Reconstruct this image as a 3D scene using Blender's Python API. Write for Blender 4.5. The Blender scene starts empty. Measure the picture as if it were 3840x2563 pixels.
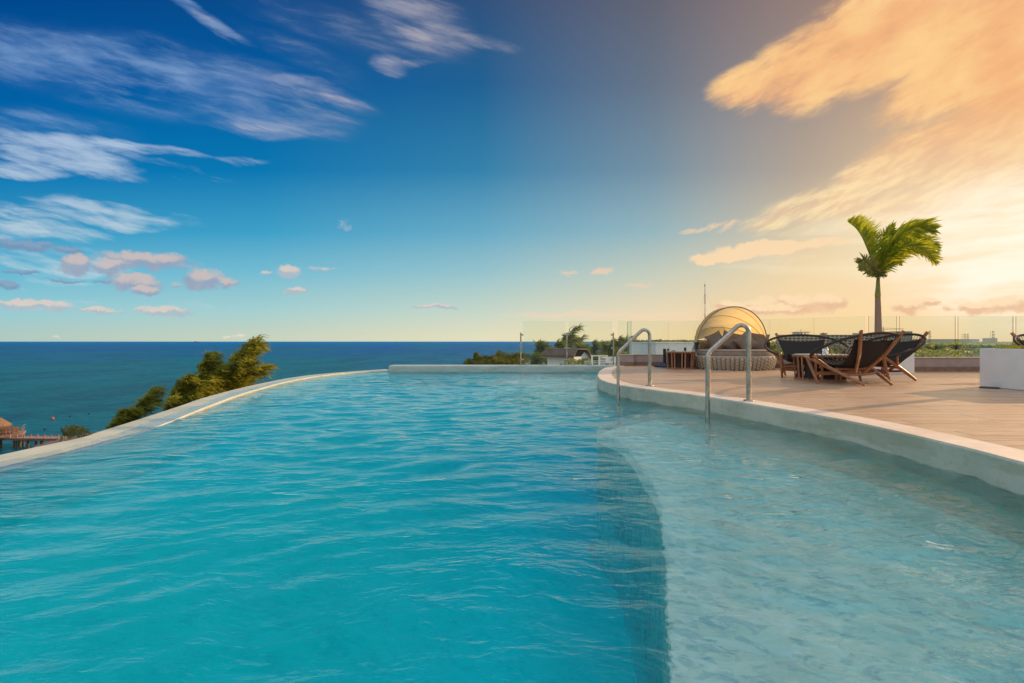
import bpy, bmesh, math, random
import numpy as np
from mathutils import Vector, Matrix
R = math.radians
S = bpy.context.scene
COL = S.collection
# ---------------------------------------------------------------- camera
F, CX, CY = 1813.0, 1920.0, 1280.5          # focal length and centre of the 3840 px photograph
CAMZ = 0.70                                  # eye height over the roof deck (deck top is z = 0)
WZ = -0.185                                  # level of the pool water
SEA = -14.0
LAND = -13.2
cd = bpy.data.cameras.new("camera"); cam = bpy.data.objects.new("camera", cd); COL.objects.link(cam)
cam.location = (0, 0, CAMZ); cam.rotation_euler = (R(90), 0, 0)
cd.sensor_width = 36; cd.lens = 17.0; cd.clip_start = 0.05; cd.clip_end = 200000
S.camera = cam
S.view_settings.view_transform = 'Standard'; S.view_settings.look = 'None'
S.view_settings.exposure = 0.0; S.view_settings.gamma = 1.0
try: S.view_settings.use_curve_mapping = False
except Exception: pass
S.cycles.max_bounces = 10; S.cycles.diffuse_bounces = 4; S.cycles.glossy_bounces = 4
S.cycles.transmission_bounces = 8; S.cycles.transparent_max_bounces = 12; S.cycles.volume_bounces = 0
S.cycles.sample_clamp_indirect = 4.0; S.cycles.use_denoising = True
S.cycles.caustics_reflective = False
# ---------------------------------------------------------------- sun
SUN_AZ, SUN_EL = 64.0, 15.0                 # azimuth to the right of the view direction
sd = Vector((math.sin(R(SUN_AZ))*math.cos(R(SUN_EL)), math.cos(R(SUN_AZ))*math.cos(R(SUN_EL)), math.sin(R(SUN_EL))))
sl = bpy.data.lights.new("sun", 'SUN'); sl.energy = 5.0; sl.angle = R(0.6); sl.color = (1.0, 0.66, 0.34)
so = bpy.data.objects.new("sun", sl); COL.objects.link(so); so.rotation_euler = sd.to_track_quat('Z', 'Y').to_euler()
# ---------------------------------------------------------------- node helper
def lin(c):
    return tuple(((x/255)/12.92 if x/255 <= .04045 else ((x/255+.055)/1.055)**2.4) for x in c)
class X:                                     # a socket with arithmetic
    def __init__(s, g, o): s.g, s.o = g, o
    def _b(s, op, b, rev=False): return s.g.m(op, b, s) if rev else s.g.m(op, s, b)
    def __add__(s, b): return s._b('ADD', b)
    def __radd__(s, b): return s._b('ADD', b)
    def __sub__(s, b): return s._b('SUBTRACT', b)
    def __rsub__(s, b): return s._b('SUBTRACT', b, True)
    def __mul__(s, b): return s._b('MULTIPLY', b)
    def __rmul__(s, b): return s._b('MULTIPLY', b)
    def __truediv__(s, b): return s._b('DIVIDE', b)
class G:
    def __init__(s, tree): s.t = tree; tree.nodes.clear()
    def n(s, typ, **kw):
        nd = s.t.nodes.new(typ)
        for k, v in kw.items(): setattr(nd, k, v)
        return nd
    def put(s, sock, v):
        if isinstance(v, X): s.t.links.new(v.o, sock)
        elif v is not None:
            try:
                if hasattr(sock.default_value, '__len__') and not hasattr(v, '__len__'): v = (v,)*len(sock.default_value)
                if hasattr(v, '__len__') and len(v) == 3 and len(sock.default_value) == 4: v = (*v, 1)
            except TypeError: pass
            sock.default_value = v
    def m(s, op, *a, clamp=False):
        nd = s.n('ShaderNodeMath', operation=op, use_clamp=clamp)
        for i, v in enumerate(a): s.put(nd.inputs[i], v)
        return X(s, nd.outputs[0])
    def v(s, op, *a, out=0):
        nd = s.n('ShaderNodeVectorMath', operation=op)
        for i, v in enumerate(a):
            if op == 'SCALE' and i == 1: s.put(nd.inputs['Scale'], v)
            else: s.put(nd.inputs[i], v)
        return X(s, nd.outputs[out])
    def xyz(s, vec):
        nd = s.n('ShaderNodeSeparateXYZ'); s.put(nd.inputs[0], vec); return [X(s, o) for o in nd.outputs]
    def comb(s, x=0, y=0, z=0):
        nd = s.n('ShaderNodeCombineXYZ')
        for i, v in enumerate((x, y, z)): s.put(nd.inputs[i], v)
        return X(s, nd.outputs[0])
    def coord(s, kind='Object'): return X(s, s.n('ShaderNodeTexCoord').outputs[kind])
    def pos(s): return X(s, s.n('ShaderNodeNewGeometry').outputs['Position'])
    def map(s, vec, loc=(0,0,0), rot=(0,0,0), scale=(1,1,1), kind='POINT'):
        nd = s.n('ShaderNodeMapping', vector_type=kind)
        s.put(nd.inputs[0], vec); nd.inputs[1].default_value = loc; nd.inputs[2].default_value = rot; nd.inputs[3].default_value = scale
        return X(s, nd.outputs[0])
    def noise(s, vec, scale=5, detail=3, rough=.5, dist=0, color=False, dims='3D'):
        nd = s.n('ShaderNodeTexNoise', noise_dimensions=dims); s.put(nd.inputs['Vector'], vec)
        nd.inputs['Scale'].default_value = scale; nd.inputs['Detail'].default_value = detail
        nd.inputs['Roughness'].default_value = rough; nd.inputs['Distortion'].default_value = dist
        return X(s, nd.outputs['Color' if color else 0])
    def voro(s, vec, scale=5, feature='F1', rand=1, out=0):
        nd = s.n('ShaderNodeTexVoronoi', feature=feature); s.put(nd.inputs['Vector'], vec)
        nd.inputs['Scale'].default_value = scale
        if 'Randomness' in nd.inputs: nd.inputs['Randomness'].default_value = rand
        return X(s, nd.outputs[out])
    def rng(s, x, a, b, c=0, d=1, smooth=True):
        nd = s.n('ShaderNodeMapRange', interpolation_type='SMOOTHSTEP' if smooth else 'LINEAR', clamp=True)
        for i, v in enumerate((x, a, b, c, d)): s.put(nd.inputs[i], v)
        return X(s, nd.outputs[0])
    def ramp(s, x, stops, interp='LINEAR'):
        nd = s.n('ShaderNodeValToRGB'); cr = nd.color_ramp; cr.interpolation = interp
        while len(cr.elements) > 1: cr.elements.remove(cr.elements[-1])
        for i, (p, c) in enumerate(stops):
            e = cr.elements[0] if i == 0 else cr.elements.new(p)
            e.position = p; e.color = (*c[:3], 1) if hasattr(c, '__len__') else (c, c, c, 1)
        s.put(nd.inputs[0], x); return X(s, nd.outputs[0])
    def mix(s, f, a, b, mode='MIX'):
        nd = s.n('ShaderNodeMix', data_type='RGBA', blend_type=mode, clamp_factor=True)
        s.put(nd.inputs[0], f); s.put(nd.inputs[6], a); s.put(nd.inputs[7], b); return X(s, nd.outputs[2])
    def bump(s, h, strength=.3, dist=.01, normal=None):
        nd = s.n('ShaderNodeBump'); s.put(nd.inputs['Height'], h)
        nd.inputs['Strength'].default_value = strength; nd.inputs['Distance'].default_value = dist
        if normal is not None: s.put(nd.inputs['Normal'], normal)
        return X(s, nd.outputs[0])
    def out(s, surf, volume=None, world=False):
        o = s.n('ShaderNodeOutputWorld' if world else 'ShaderNodeOutputMaterial')
        if surf is not None: s.put(o.inputs[0], surf)
        if volume is not None: s.put(o.inputs[1], volume)
    def bsdf(s, color, rough=.6, metal=0, normal=None, spec=.5, **kw):
        nd = s.n('ShaderNodeBsdfPrincipled')
        s.put(nd.inputs['Base Color'], color); s.put(nd.inputs['Roughness'], rough); s.put(nd.inputs['Metallic'], metal)
        nd.inputs['Specular IOR Level'].default_value = spec
        if normal is not None: s.put(nd.inputs['Normal'], normal)
        for k, v in kw.items(): s.put(nd.inputs[k.replace('_', ' ')], v)
        return X(s, nd.outputs[0])
# ---------------------------------------------------------------- sky
def make_world():
    w = bpy.data.worlds.new("World"); S.world = w; w.use_nodes = True
    g = G(w.node_tree)
    d = g.v('NORMALIZE', g.coord('Generated'))
    x, y, z = g.xyz(d)
    yc = g.m('MAXIMUM', y, 0.2)
    px = x/yc*1.1092 + 1.1745                # plane coordinates of the sky dome, kilo-units
    py = 0.7835 - z/yc*1.1092
    P = g.comb(px, py, 0)
    cols = [                                  # clear-sky colour by height, at several bearings
        (0.00, [(0,(0,72,142)),(.25,(0,92,162)),(.5,(6,118,180)),(.68,(55,155,198)),(.80,(105,185,212)),(.91,(150,203,212)),(.985,(176,201,192))]),
        (0.60, [(0,(10,76,140)),(.25,(0,92,160)),(.5,(10,120,178)),(.68,(62,160,200)),(.80,(118,188,210)),(.91,(165,207,208)),(.985,(198,210,190))]),
        (1.10, [(0,(48,82,125)),(.25,(32,98,148)),(.5,(52,130,172)),(.68,(104,170,198)),(.80,(150,195,204)),(.91,(196,214,200)),(.985,(226,222,190))]),
        (1.50, [(0,(100,102,116)),(.25,(104,118,136)),(.5,(118,146,164)),(.68,(150,182,190)),(.80,(196,204,188)),(.91,(232,216,182)),(.985,(244,218,172))]),
        (1.85, [(0,(150,128,122)),(.25,(160,144,136)),(.5,(182,166,150)),(.68,(214,196,166)),(.80,(240,212,166)),(.91,(250,214,160)),(.985,(250,208,148))]),
        (2.35, [(0,(206,160,122)),(.25,(222,178,136)),(.5,(250,214,160)),(.68,(255,232,186)),(.80,(255,222,168)),(.91,(254,212,152)),(.985,(250,204,142))]),
    ]
    hy = g.rng(py, 0.0, 0.7835, 0, 1, smooth=False)
    prev = None
    for i, (cx, st) in enumerate(cols):
        c = g.ramp(hy, [(p, lin(c)) for p, c in st], 'B_SPLINE' if False else 'EASE' if False else 'LINEAR')
        prev = c if prev is None else g.mix(g.rng(px, cols[i-1][0], cx, 0, 1, smooth=False), prev, c)
    sky = prev
    # warp used by every cloud
    wn = g.noise(g.map(P, rot=(0,0,-.25), scale=(.6, 1.5, 1)), 5, 5, .55, color=True)
    W = g.v('ADD', P, g.v('SCALE', g.v('SUBTRACT', wn, (.5, .5, .5)), .060))
    wn2 = g.noise(g.map(P, scale=(1, 1.2, 1)), 15, 8, .66, color=True)
    W2 = g.v('ADD', P, g.v('SCALE', g.v('SUBTRACT', wn2, (.5, .5, .5)), .044))
    Wc, W2c, Pc = g.xyz(W)[:2], g.xyz(W2)[:2], (px, py)
    W3 = g.v('ADD', P, g.v('SCALE', g.v('SUBTRACT', wn, (.5, .5, .5)), .034))
    def ell(cx, cy, a, b, ang, amp=1.0, V=None, soft=0.0):
        vx, vy = Wc if V is None else V
        c, s_ = math.cos(R(ang)), math.sin(R(ang)); cx, cy, a, b = cx/1000, cy/1000, a/1000, b/1000
        qx = g.m('MULTIPLY_ADD', vx, c/a, g.m('MULTIPLY_ADD', vy, s_/a, -(cx*c+cy*s_)/a))
        qy = g.m('MULTIPLY_ADD', vx, -s_/b, g.m('MULTIPLY_ADD', vy, c/b, (cx*s_-cy*c)/b))
        r = g.m('MULTIPLY_ADD', qx, qx, g.m('MULTIPLY', qy, qy))
        return g.rng(r, 1.0, soft, 0, amp)
    def acc(lst, V=None, soft=0.0):
        t = None
        for e in lst:
            k = ell(*e[:5], amp=e[5] if len(e) > 5 else 1, V=V, soft=soft)
            t = k if t is None else g.m('MAXIMUM', t, k)
        return t
    def streak(ang, sx, sy, sc, det=5, rough=.6, dist=.6):
        return g.noise(g.map(W3, rot=(0, 0, R(ang)), scale=(1/sx, 1/sy, 1), kind='TEXTURE'), sc, det, rough, dist*.35)
    # high thin cirrus to the left
    st1 = streak(14, 1, 4.6, 2.6, 8, .56, .8)
    st1b = streak(20, 1, 9, 9, 5, .6, .6)
    ci = acc([(300,170,620,118,11,.78),(620,245,260,70,13,.8),(740,215,170,34,17,.95),(590,288,170,36,5,.9),(680,250,170,20,20,.6),(120,300,260,60,8,.55),
              (450,20,190,20,31,.8),(480,50,90,12,36,.5),(960,50,190,100,24,.6),(985,80,70,34,22,.75),(890,155,60,30,12,.72),(940,150,90,16,-4,.5),(1110,102,120,24,10,.6),(760,60,330,60,20,.35),(700,130,240,40,26,.3)])
    cim = ci; big0 = g.noise(g.map(P, scale=(1, 2.0, 1)), 4.0, 5, .55)
    st1c = g.noise(g.map(W3, rot=(0, 0, R(15)), scale=(1, 1/6, 1), kind='TEXTURE'), 8, 8, .62, .25)
    ci = g.rng(ci, 0, .55)*g.rng(ci*.75 + (st1-.5)*2.6 + (st1c-.5)*2.2, .05, 1.45)
    ci0 = ci; sky = g.mix(g.rng(cim, 0, 1.2)*g.rng(st1*.6+big0*.6, .42, .8)*.75, sky, g.mix(g.rng(px, .3, 1.1), lin((104,150,204)), lin((140,146,172))))
    sky = g.mix(ci*.72, sky, g.mix(g.rng(px, .3, 1.1), lin((134,166,208)), lin((178,172,180))))
    core = acc([(770,222,70,12,17),(950,78,60,24,18),(884,150,36,16,14,.8),(590,290,80,14,6),(470,34,80,10,33,.6),(250,190,90,14,8,.4)])
    sky = g.mix(g.rng(core*.8+(st1b-.5)*3.0+(st1-.5)*1.5, .2, 1.2)*g.rng(core, 0, .9)*.34, sky, lin((205,196,196)))
    # lower brighter bands, left
    st2 = streak(8, 1, 6, 3.2, 8, .58, .7)
    lo = acc([(110,330,260,34,9,1.1),(170,372,250,50,8,1.15),(60,395,160,30,4,1.1),(330,345,200,18,9,.9),(400,395,150,26,8,.5),(520,372,120,14,-2,.35),(190,495,300,46,4,.95),(90,530,230,40,2,1.0),(330,520,110,20,4,.5),(120,600,260,42,2,.75),(60,650,180,20,1,.6),(120,700,230,14,1,.5),(480,700,260,10,0,.2),(340,605,170,18,6,.7)])
    lo = g.rng(lo, 0, .3)*g.rng(lo*.8 + (st2-.5)*3.0 + (st1c-.5)*1.8, .08, 1.3)
    sky = g.mix(lo*.85, sky, g.mix(g.rng(py, .33, .62), lin((176,198,222)), lin((196,214,222))))
    # small flat bottomed cumulus, left
    cn = g.noise(g.map(P, scale=(1,1.35,1)), 19, 9, .66)
    def puffs(lst, sky, top, base, k=1.0, thr=.34):
        body = acc(lst, V=W2c)
        body = g.rng(body, .0, .3)*g.rng(body*.95 - (cn-.5)*2.3, thr-.22, thr+.55)
        up = acc([(a, b-ry*.42, rx*.86, ry*.62, an, 1) for (a, b, rx, ry, an, *_) in lst], V=W2c)
        shade = g.rng(up + (g.noise(g.map(P, loc=(0, .012, 0)), 38, 4, .6)-.5)*1.2, -.15, .95)
        return g.mix(body*k, sky, g.mix(shade, base, top))
    sky = puffs([(60,560,110,15,3),(150,572,50,12,5),(20,655,40,16,3),(45,624,60,8,2),(150,640,60,6,2),(230,642,26,6,0)], sky, lin((140,160,188)), lin((120,146,180)), .8, .3)
    sky = puffs([(172,606,54,32,0),(330,598,150,32,5),(250,612,60,22,0),(310,650,90,28,6),(330,668,50,14,3),(470,642,68,34,2),(520,650,40,16,2),(400,655,24,10,0,.6)], sky, lin((208,188,184)), lin((150,162,186)), .85)
    sky = puffs([(662,625,38,20,0),(612,628,22,8,0),(682,664,34,11,-5),(75,701,150,17,3),(230,712,80,8,4),(370,713,110,13,0),(1000,702,70,6,1),(787,518,30,17,0,.42),(740,618,60,8,0,.6)], sky, lin((226,206,192)), lin((174,186,198)), .8)
    sky = puffs([(545,775,30,9,0),(520,774,16,7,0),(130,776,16,6,0)], sky, lin((240,224,200)), lin((205,206,196)), .7)
    # glowing cloud bank to the right
    st3 = streak(-30, 1, 2.6, 4.2, 8, .60, .9)
    st4 = streak(-26, 1, 5, 10, 6, .62, .5)
    big = g.noise(g.map(P, rot=(0, 0, R(-30)), scale=(1, 1/1.8, 1), kind='TEXTURE'), 3.2, 4, .55)
    bank = acc([(1740,192,150,70,-16,.95),(1900,130,300,120,-30,1.15),(2080,40,420,150,-30,1.3),(2300,-40,420,200,-28,1.3),(2230,140,330,100,-32,1.15),(2360,150,280,190,-30,1.3),
                (2230,300,330,100,-36,1.05),(2060,370,300,74,-30,.9),(2350,360,330,170,-20,1.2),(2010,448,330,66,-14,.9),(2220,450,350,84,-12,1.05),(1850,500,200,34,-10,.5),(1960,520,280,30,-6,.45)])
    bank = g.rng(bank, 0, .4)*g.rng(bank*.95 + (st3-.5)*1.9 + (st4-.5)*.9 + (big-.5)*1.6, .06, 1.06)
    bcol = g.mix(g.rng(st3*.45+st4*.20+big*.50, .48, .72), lin((238,180,138)), lin((255,224,164)))
    bcol = g.mix(g.rng(g.m('ABSOLUTE', py-.12), .30, .05, 0, .45), bcol, lin((255,186,112)))
    bcol = g.mix(g.rng(py, .30, .50), bcol, g.mix(g.rng(st4, .38, .6), lin((240,200,160)), lin((255,228,176))))
    sky = g.mix(bank*.95, sky, bcol)
    # sunlit veils lower right
    st5 = streak(-6, 1, 9, 3.5, 6, .6, .5)
    veil = acc([(2250,540,460,90,-8,1),(2349,610,300,60,-4,.9),(2000,520,230,36,-8,.55),(2300,690,260,30,0,.35),(1900,600,300,26,-2,.35)])
    sky = g.mix(g.m('MULTIPLY', veil, g.rng(st5, .36, .6, .2, 1))*.9, sky, lin((255,243,208)))
    glow = ell(2420, 560, 480, 230, -8, 1, V=Pc, soft=0.0)
    glow2 = ell(2480, 600, 900, 400, -8, 1, V=Pc, soft=0.0)
    sky = g.mix(glow2*.42, sky, lin((255,232,192)))
    sky = g.mix(glow*g.rng(st5*.6+big*.4, .36, .62, .30, .95), sky, (1.12,.99,.82))
    sky = g.mix(acc([(1640,523,72,14,-12,1),(1600,532,50,8,-8,.8)], V=W2c)*g.rng(st4,.3,.6)*.9, sky, lin((250,212,170)))
    sky = g.mix(g.rng(acc([(1740,572,170,26,-7,1),(1660,590,110,16,-4,1),(1850,560,150,16,-3,.7)], V=W2c) + (cn-.5)*.8, .2, .7)*.85, sky, lin((255,220,176)))
    sky = g.mix(acc([(1380,622,34,9,0,1),(1465,655,44,6,0,.7),(1305,626,26,5,0,.7)], V=W2c)*.7, sky, lin((246,206,176)))
    sky = puffs([(1680,702,60,18,0),(1740,699,70,26,0),(1830,697,80,30,0),(1895,694,60,26,0),(1760,710,120,14,0),(2085,704,56,20,0),(2130,696,40,12,0),(2180,706,30,9,0),(2240,703,80,26,0),(2310,700,90,28,0),(2370,698,60,24,0)], sky, lin((255,224,182)), lin((232,188,152)), .9)
    sky = g.mix(acc([(1400,722,300,9,0,.8),(1600,735,260,8,0,.5)], V=W2c)*.5, sky, lin((250,214,184)))
    # unseen rest of the dome: sky and cloud brightened to light pool and shade
    nish = g.n('ShaderNodeTexSky', sky_type='NISHITA'); nish.sun_disc = False
    nish.sun_elevation = R(SUN_EL); nish.sun_rotation = R(SUN_AZ)
    g.put(nish.inputs[0], d)
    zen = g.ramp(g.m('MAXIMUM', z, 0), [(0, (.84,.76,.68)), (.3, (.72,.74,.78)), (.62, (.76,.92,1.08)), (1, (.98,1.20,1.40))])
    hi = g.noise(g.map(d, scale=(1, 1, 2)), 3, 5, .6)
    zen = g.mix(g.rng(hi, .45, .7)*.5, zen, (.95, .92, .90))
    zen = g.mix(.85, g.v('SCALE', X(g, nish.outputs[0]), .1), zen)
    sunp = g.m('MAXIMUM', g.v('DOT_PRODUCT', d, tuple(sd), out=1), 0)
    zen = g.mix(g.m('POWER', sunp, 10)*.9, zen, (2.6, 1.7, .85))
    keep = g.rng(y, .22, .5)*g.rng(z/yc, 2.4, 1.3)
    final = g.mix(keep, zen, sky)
    final = g.mix(g.rng(z, -.002, -.03), final, (.10, .20, .24))
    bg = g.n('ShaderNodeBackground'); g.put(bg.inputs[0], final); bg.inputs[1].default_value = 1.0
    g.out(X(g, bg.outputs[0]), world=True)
    w.cycles.sampling_method = 'MANUAL'; w.cycles.sample_map_resolution = 1024
make_world()
# ---------------------------------------------------------------- object helpers
NW = 1.0    # the water is built at its apparent depth, as seen through the surface
def at(px, py, z=0.0):                       # a pixel of the photograph on the level z
    d = F*(CAMZ-z)/(py-CY); return ((px-CX)/F*d, d)
def under(px, py, depth):                    # the same for a point under the refracting pool water
    x, y = at(px, py, WZ); h = math.hypot(x, y); s = math.sin(math.atan2(h, CAMZ-WZ))/NW
    s = min(s, .9999); e = depth*s/math.sqrt(1-s*s); return (x+e*x/h, y+e*y/h)
def tag(o, label=None, cat=None, group=None, kind=None):
    if label: o['label'] = label
    if cat: o['category'] = cat
    if group: o['group'] = group
    if kind: o['kind'] = kind
    return o
def empty(name, loc=(0,0,0), rz=0, label=None, cat=None, group=None):
    o = bpy.data.objects.new(name, None); COL.objects.link(o); o.location = loc; o.rotation_euler = (0,0,rz)
    o.empty_display_size = .2
    return tag(o, label, cat, group)
def copy_tree(o, parent=None):
    c = o.copy(); COL.objects.link(c)
    if parent is not None: c.parent = parent
    for ch in [k for k in bpy.data.objects if k.parent == o]: copy_tree(ch, c)
    return c
def catmull(pts, n=8, closed=False):
    P = [np.array(p, float) for p in pts]; out = []
    m = len(P)
    for i in range(m if closed else m-1):
        g = lambda k: P[k % m] if closed else P[max(0, min(m-1, k))]
        a, b, c, d = g(i-1), g(i), g(i+1), g(i+2)
        for j in range(n):
            t = j/n
            out.append(.5*((2*b)+(-a+c)*t+(2*a-5*b+4*c-d)*t*t+(-a+3*b-3*c+d)*t**3))
    if not closed: out.append(P[-1])
    return [tuple(p) for p in out]
class MB:                                    # collects shapes, becomes ONE mesh object
    def __init__(s): s.v, s.f, s.sm, s.mi = [], [], [], []; s.cur = 0
    def add(s, vs, fs, smooth=False):
        b = len(s.v); s.v.extend([tuple(map(float, v)) for v in vs])
        for f in fs: s.f.append(tuple(b+i for i in f)); s.sm.append(smooth); s.mi.append(s.cur)
        return s
    def box(s, x0, x1, y0, y1, z0, z1, M=None, bev=0):
        if bev > 0:
            b = min(bev, (x1-x0)*.45, (y1-y0)*.45, (z1-z0)*.45)
            bm = bmesh.new(); bmesh.ops.create_cube(bm, size=1)
            for v in bm.verts: v.co = Vector((x0+(v.co.x+.5)*(x1-x0), y0+(v.co.y+.5)*(y1-y0), z0+(v.co.z+.5)*(z1-z0)))
            bmesh.ops.bevel(bm, geom=list(bm.edges), offset=b, segments=2, affect='EDGES', profile=.6)
            bm.verts.ensure_lookup_table()
            vs = [v.co.copy() for v in bm.verts]; fs = [[v.index for v in f.verts] for f in bm.faces]; bm.free()
        else:
            vs = [Vector(p) for p in ((x0,y0,z0),(x1,y0,z0),(x1,y1,z0),(x0,y1,z0),(x0,y0,z1),(x1,y0,z1),(x1,y1,z1),(x0,y1,z1))]
            fs = [(3,2,1,0),(4,5,6,7),(0,1,5,4),(1,2,6,5),(2,3,7,6),(3,0,4,7)]
        if M is not None: vs = [M @ v for v in vs]
        return s.add(vs, fs)
    def bar(s, a, b, w, t, up=(0,0,1), w2=None, t2=None, bev=0):   # rectangular bar from a to b, w across, t along up
        a, b = Vector(a), Vector(b); d = (b-a).normalized(); u = Vector(up); sx = d.cross(u)
        if sx.length < 1e-5: sx = d.cross(Vector((1,0,0)))
        sx.normalize(); u = sx.cross(d); w2 = w if w2 is None else w2; t2 = t if t2 is None else t2
        vs = []; k = [(-1,-1),(1,-1),(1,1),(-1,1)]
        for p, ww, tt in ((a, w, t), (b, w2, t2)):
            for (i, j) in k: vs.append(p+sx*(i*ww/2)+u*(j*tt/2))
        return s.add(vs, [(3,2,1,0),(4,5,6,7),(0,1,5,4),(1,2,6,5),(2,3,7,6),(3,0,4,7)])
    def tube(s, pts, r, n=10, closed=False, caps=True, smooth=True, flat=None):
        pts = [Vector(p) for p in pts]; m = len(pts)
        rr = r if hasattr(r, '__len__') else [r]*m
        rings = []; prev = None
        for i, p in enumerate(pts):
            if closed: t = (pts[(i+1) % m]-pts[i-1])
            else: t = pts[min(i+1, m-1)]-pts[max(i-1, 0)]
            t.normalize()
            if prev is None:
                u = Vector((0,0,1)) if abs(t.z) < .9 else Vector((1,0,0))
                u = (u-t*u.dot(t)).normalized()
            else:
                u = (prev-t*prev.dot(t)).normalized()
            prev = u; w = t.cross(u)
            fx = flat if flat else 1
            rings.append([p+u*(math.cos(2*math.pi*k/n)*rr[i]*fx)+w*(math.sin(2*math.pi*k/n)*rr[i]) for k in range(n)])
        vs = [v for rg in rings for v in rg]; fs = []
        for i in range(m if closed else m-1):
            a, b = i*n, ((i+1) % m)*n
            for k in range(n): fs.append((a+k, a+(k+1) % n, b+(k+1) % n, b+k))
        s.add(vs, fs, smooth)
        if caps and not closed:
            s.add(rings[0], [tuple(range(n))[::-1]]); s.add(rings[-1], [tuple(range(n))])
        return s
    def lathe(s, prof, c=(0,0,0), n=32, smooth=True, M=None, caps=True):
        vs = []; fs = []
        for (r, z) in prof:
            for k in range(n):
                a = 2*math.pi*k/n; p = Vector((c[0]+r*math.cos(a), c[1]+r*math.sin(a), c[2]+z)); vs.append(M @ p if M is not None else p)
        for i in range(len(prof)-1):
            for k in range(n): fs.append((i*n+k, i*n+(k+1) % n, (i+1)*n+(k+1) % n, (i+1)*n+k))
        s.add(vs, fs, smooth)
        if caps: s.add(vs[:n], [tuple(range(n))[::-1]]); s.add(vs[-n:], [tuple(range(n))])
        return s
    def build(s, name, mat, parent=None, loc=None):
        me = bpy.data.meshes.new(name); me.from_pydata(s.v, [], s.f); me.update()
        me.polygons.foreach_set('use_smooth', s.sm)
        mats = mat if isinstance(mat, (list, tuple)) else [mat]
        for m in mats: me.materials.append(m)
        if len(mats) > 1: me.polygons.foreach_set('material_index', s.mi)
        o = bpy.data.objects.new(name, me); COL.objects.link(o)
        if parent is not None: o.parent = parent
        if loc is not None: o.location = loc
        return o
def mesh_np(name, V, Fq, mat, parent=None, smooth=False, mi=None):
    me = bpy.data.meshes.new(name); k = Fq.shape[1]
    me.vertices.add(len(V)); me.vertices.foreach_set('co', np.ascontiguousarray(V, dtype=np.float32).ravel())
    me.loops.add(Fq.size); me.loops.foreach_set('vertex_index', np.ascontiguousarray(Fq, dtype=np.int32).ravel())
    me.polygons.add(len(Fq)); me.polygons.foreach_set('loop_start', np.arange(len(Fq), dtype=np.int32)*k)
    me.polygons.foreach_set('use_smooth', np.full(len(Fq), smooth))
    for m in (mat if isinstance(mat, (list, tuple)) else [mat]): me.materials.append(m)
    if mi is not None: me.polygons.foreach_set('material_index', np.asarray(mi, dtype=np.int32))
    me.update(calc_edges=True); me.validate()
    o = bpy.data.objects.new(name, me); COL.objects.link(o)
    if parent is not None: o.parent = parent
    return o
def mat(name, fn):
    m = bpy.data.materials.new(name); m.use_nodes = True; fn(G(m.node_tree)); return m
def plain(name, c, rough=.6, metal=0, var=.15, scale=8, bump=0, spec=.5, c2=None, **kw):
    def f(g):
        p = g.coord('Object'); n = g.noise(p, scale, 5, .6)
        a = tuple(v*(1-var) for v in c); b = tuple(min(1, v*(1+var)) for v in c) if c2 is None else c2
        col = g.mix(g.rng(n, .3, .7), a, b)
        nm = g.bump(g.noise(p, scale*6, 4, .6), bump, .01) if bump else None
        g.out(g.bsdf(col, g.rng(g.noise(p, scale*2, 3), .2, .8, rough*.8, min(1, rough*1.2)), metal, nm, spec, **kw))
    return mat(name, f)
# ---------------------------------------------------------------- pool
rng0 = np.random.default_rng(5)
# inner curve of the deck coping (pool side), from behind the camera to the far ledge
CURB = [(0.6,-4.2),(2.0,-2.2),(2.70,0.2),(2.90,1.6),(2.95,2.75),(2.99,3.2),(2.99,3.96),(2.92,4.52),(2.76,5.15),(2.46,6.18),(2.02,7.05),(1.72,7.81),(1.62,8.72),(1.72,9.7),(1.84,10.4),(2.08,11.5),(2.45,12.8),(2.80,13.55),(3.02,14.12)]
RIMI = [(-0.6,-4.2),(-2.4,-2.6),(-3.25,-0.4),(-3.45,1.5),(-3.52,3.3),(-3.54,4.2),(-3.69,5.09),(-4.05,6.48),(-4.38,7.7),(-4.63,8.94),(-4.86,10.6),(-4.84,12.2),(-4.42,13.5),(-3.55,14.25)]
RIMO = [(-0.8,-4.7),(-2.75,-2.9),(-3.68,-0.5),(-3.85,1.5),(-3.876,3.66),(-3.849,4.308),(-3.932,4.614),(-4.144,5.436),(-4.428,6.449),(-4.731,7.505),(-5.086,9.41),(-5.237,11.58),(-4.90,13.25),(-3.92,15.05)]
curb = [(x, y) for x, y in catmull(CURB, 10)]
rimi = catmull(RIMI, 12); rimo = catmull(RIMO, 12)
def offset(poly, d):
    out = []
    for i, p in enumerate(poly):
        a = np.array(poly[max(i-1,0)]); b = np.array(poly[min(i+1,len(poly)-1)]); t = (b-a)/np.linalg.norm(b-a)
        out.append((p[0]+t[1]*d, p[1]-t[0]*d))
    return out
FLOOR = WZ-1.35
def f_plaster(c1, c2, grime=.5):
    def f(g):
        p = g.pos(); n = g.noise(g.map(p, scale=(1,1,1.5)), 2.3, 7, .62); n2 = g.noise(p, 14, 6, .65); n3 = g.noise(g.map(p, scale=(1,1,4)), 1.1, 5, .6)
        c = g.mix(g.rng(n, .3, .7), c1, c2)
        c = g.mix(g.rng(n2, .52, .72)*grime*.5, c, tuple(v*.72 for v in c1))
        c = g.mix(g.rng(n3, .55, .62)*grime*.45, c, (c1[0]*.82, c1[1]*.76, c1[2]*.62))
        g.out(g.bsdf(c, g.rng(n2, .3, .7, .45, .8), 0, g.bump(n2*.6+g.noise(p, 90, 3, .6)*.4, .35, .006), .4))
    return f
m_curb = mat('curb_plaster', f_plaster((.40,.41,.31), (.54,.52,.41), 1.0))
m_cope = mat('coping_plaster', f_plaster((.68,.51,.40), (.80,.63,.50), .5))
m_rim = mat('rim_plaster', f_plaster((.42,.43,.34), (.56,.53,.42), .6))
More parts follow.
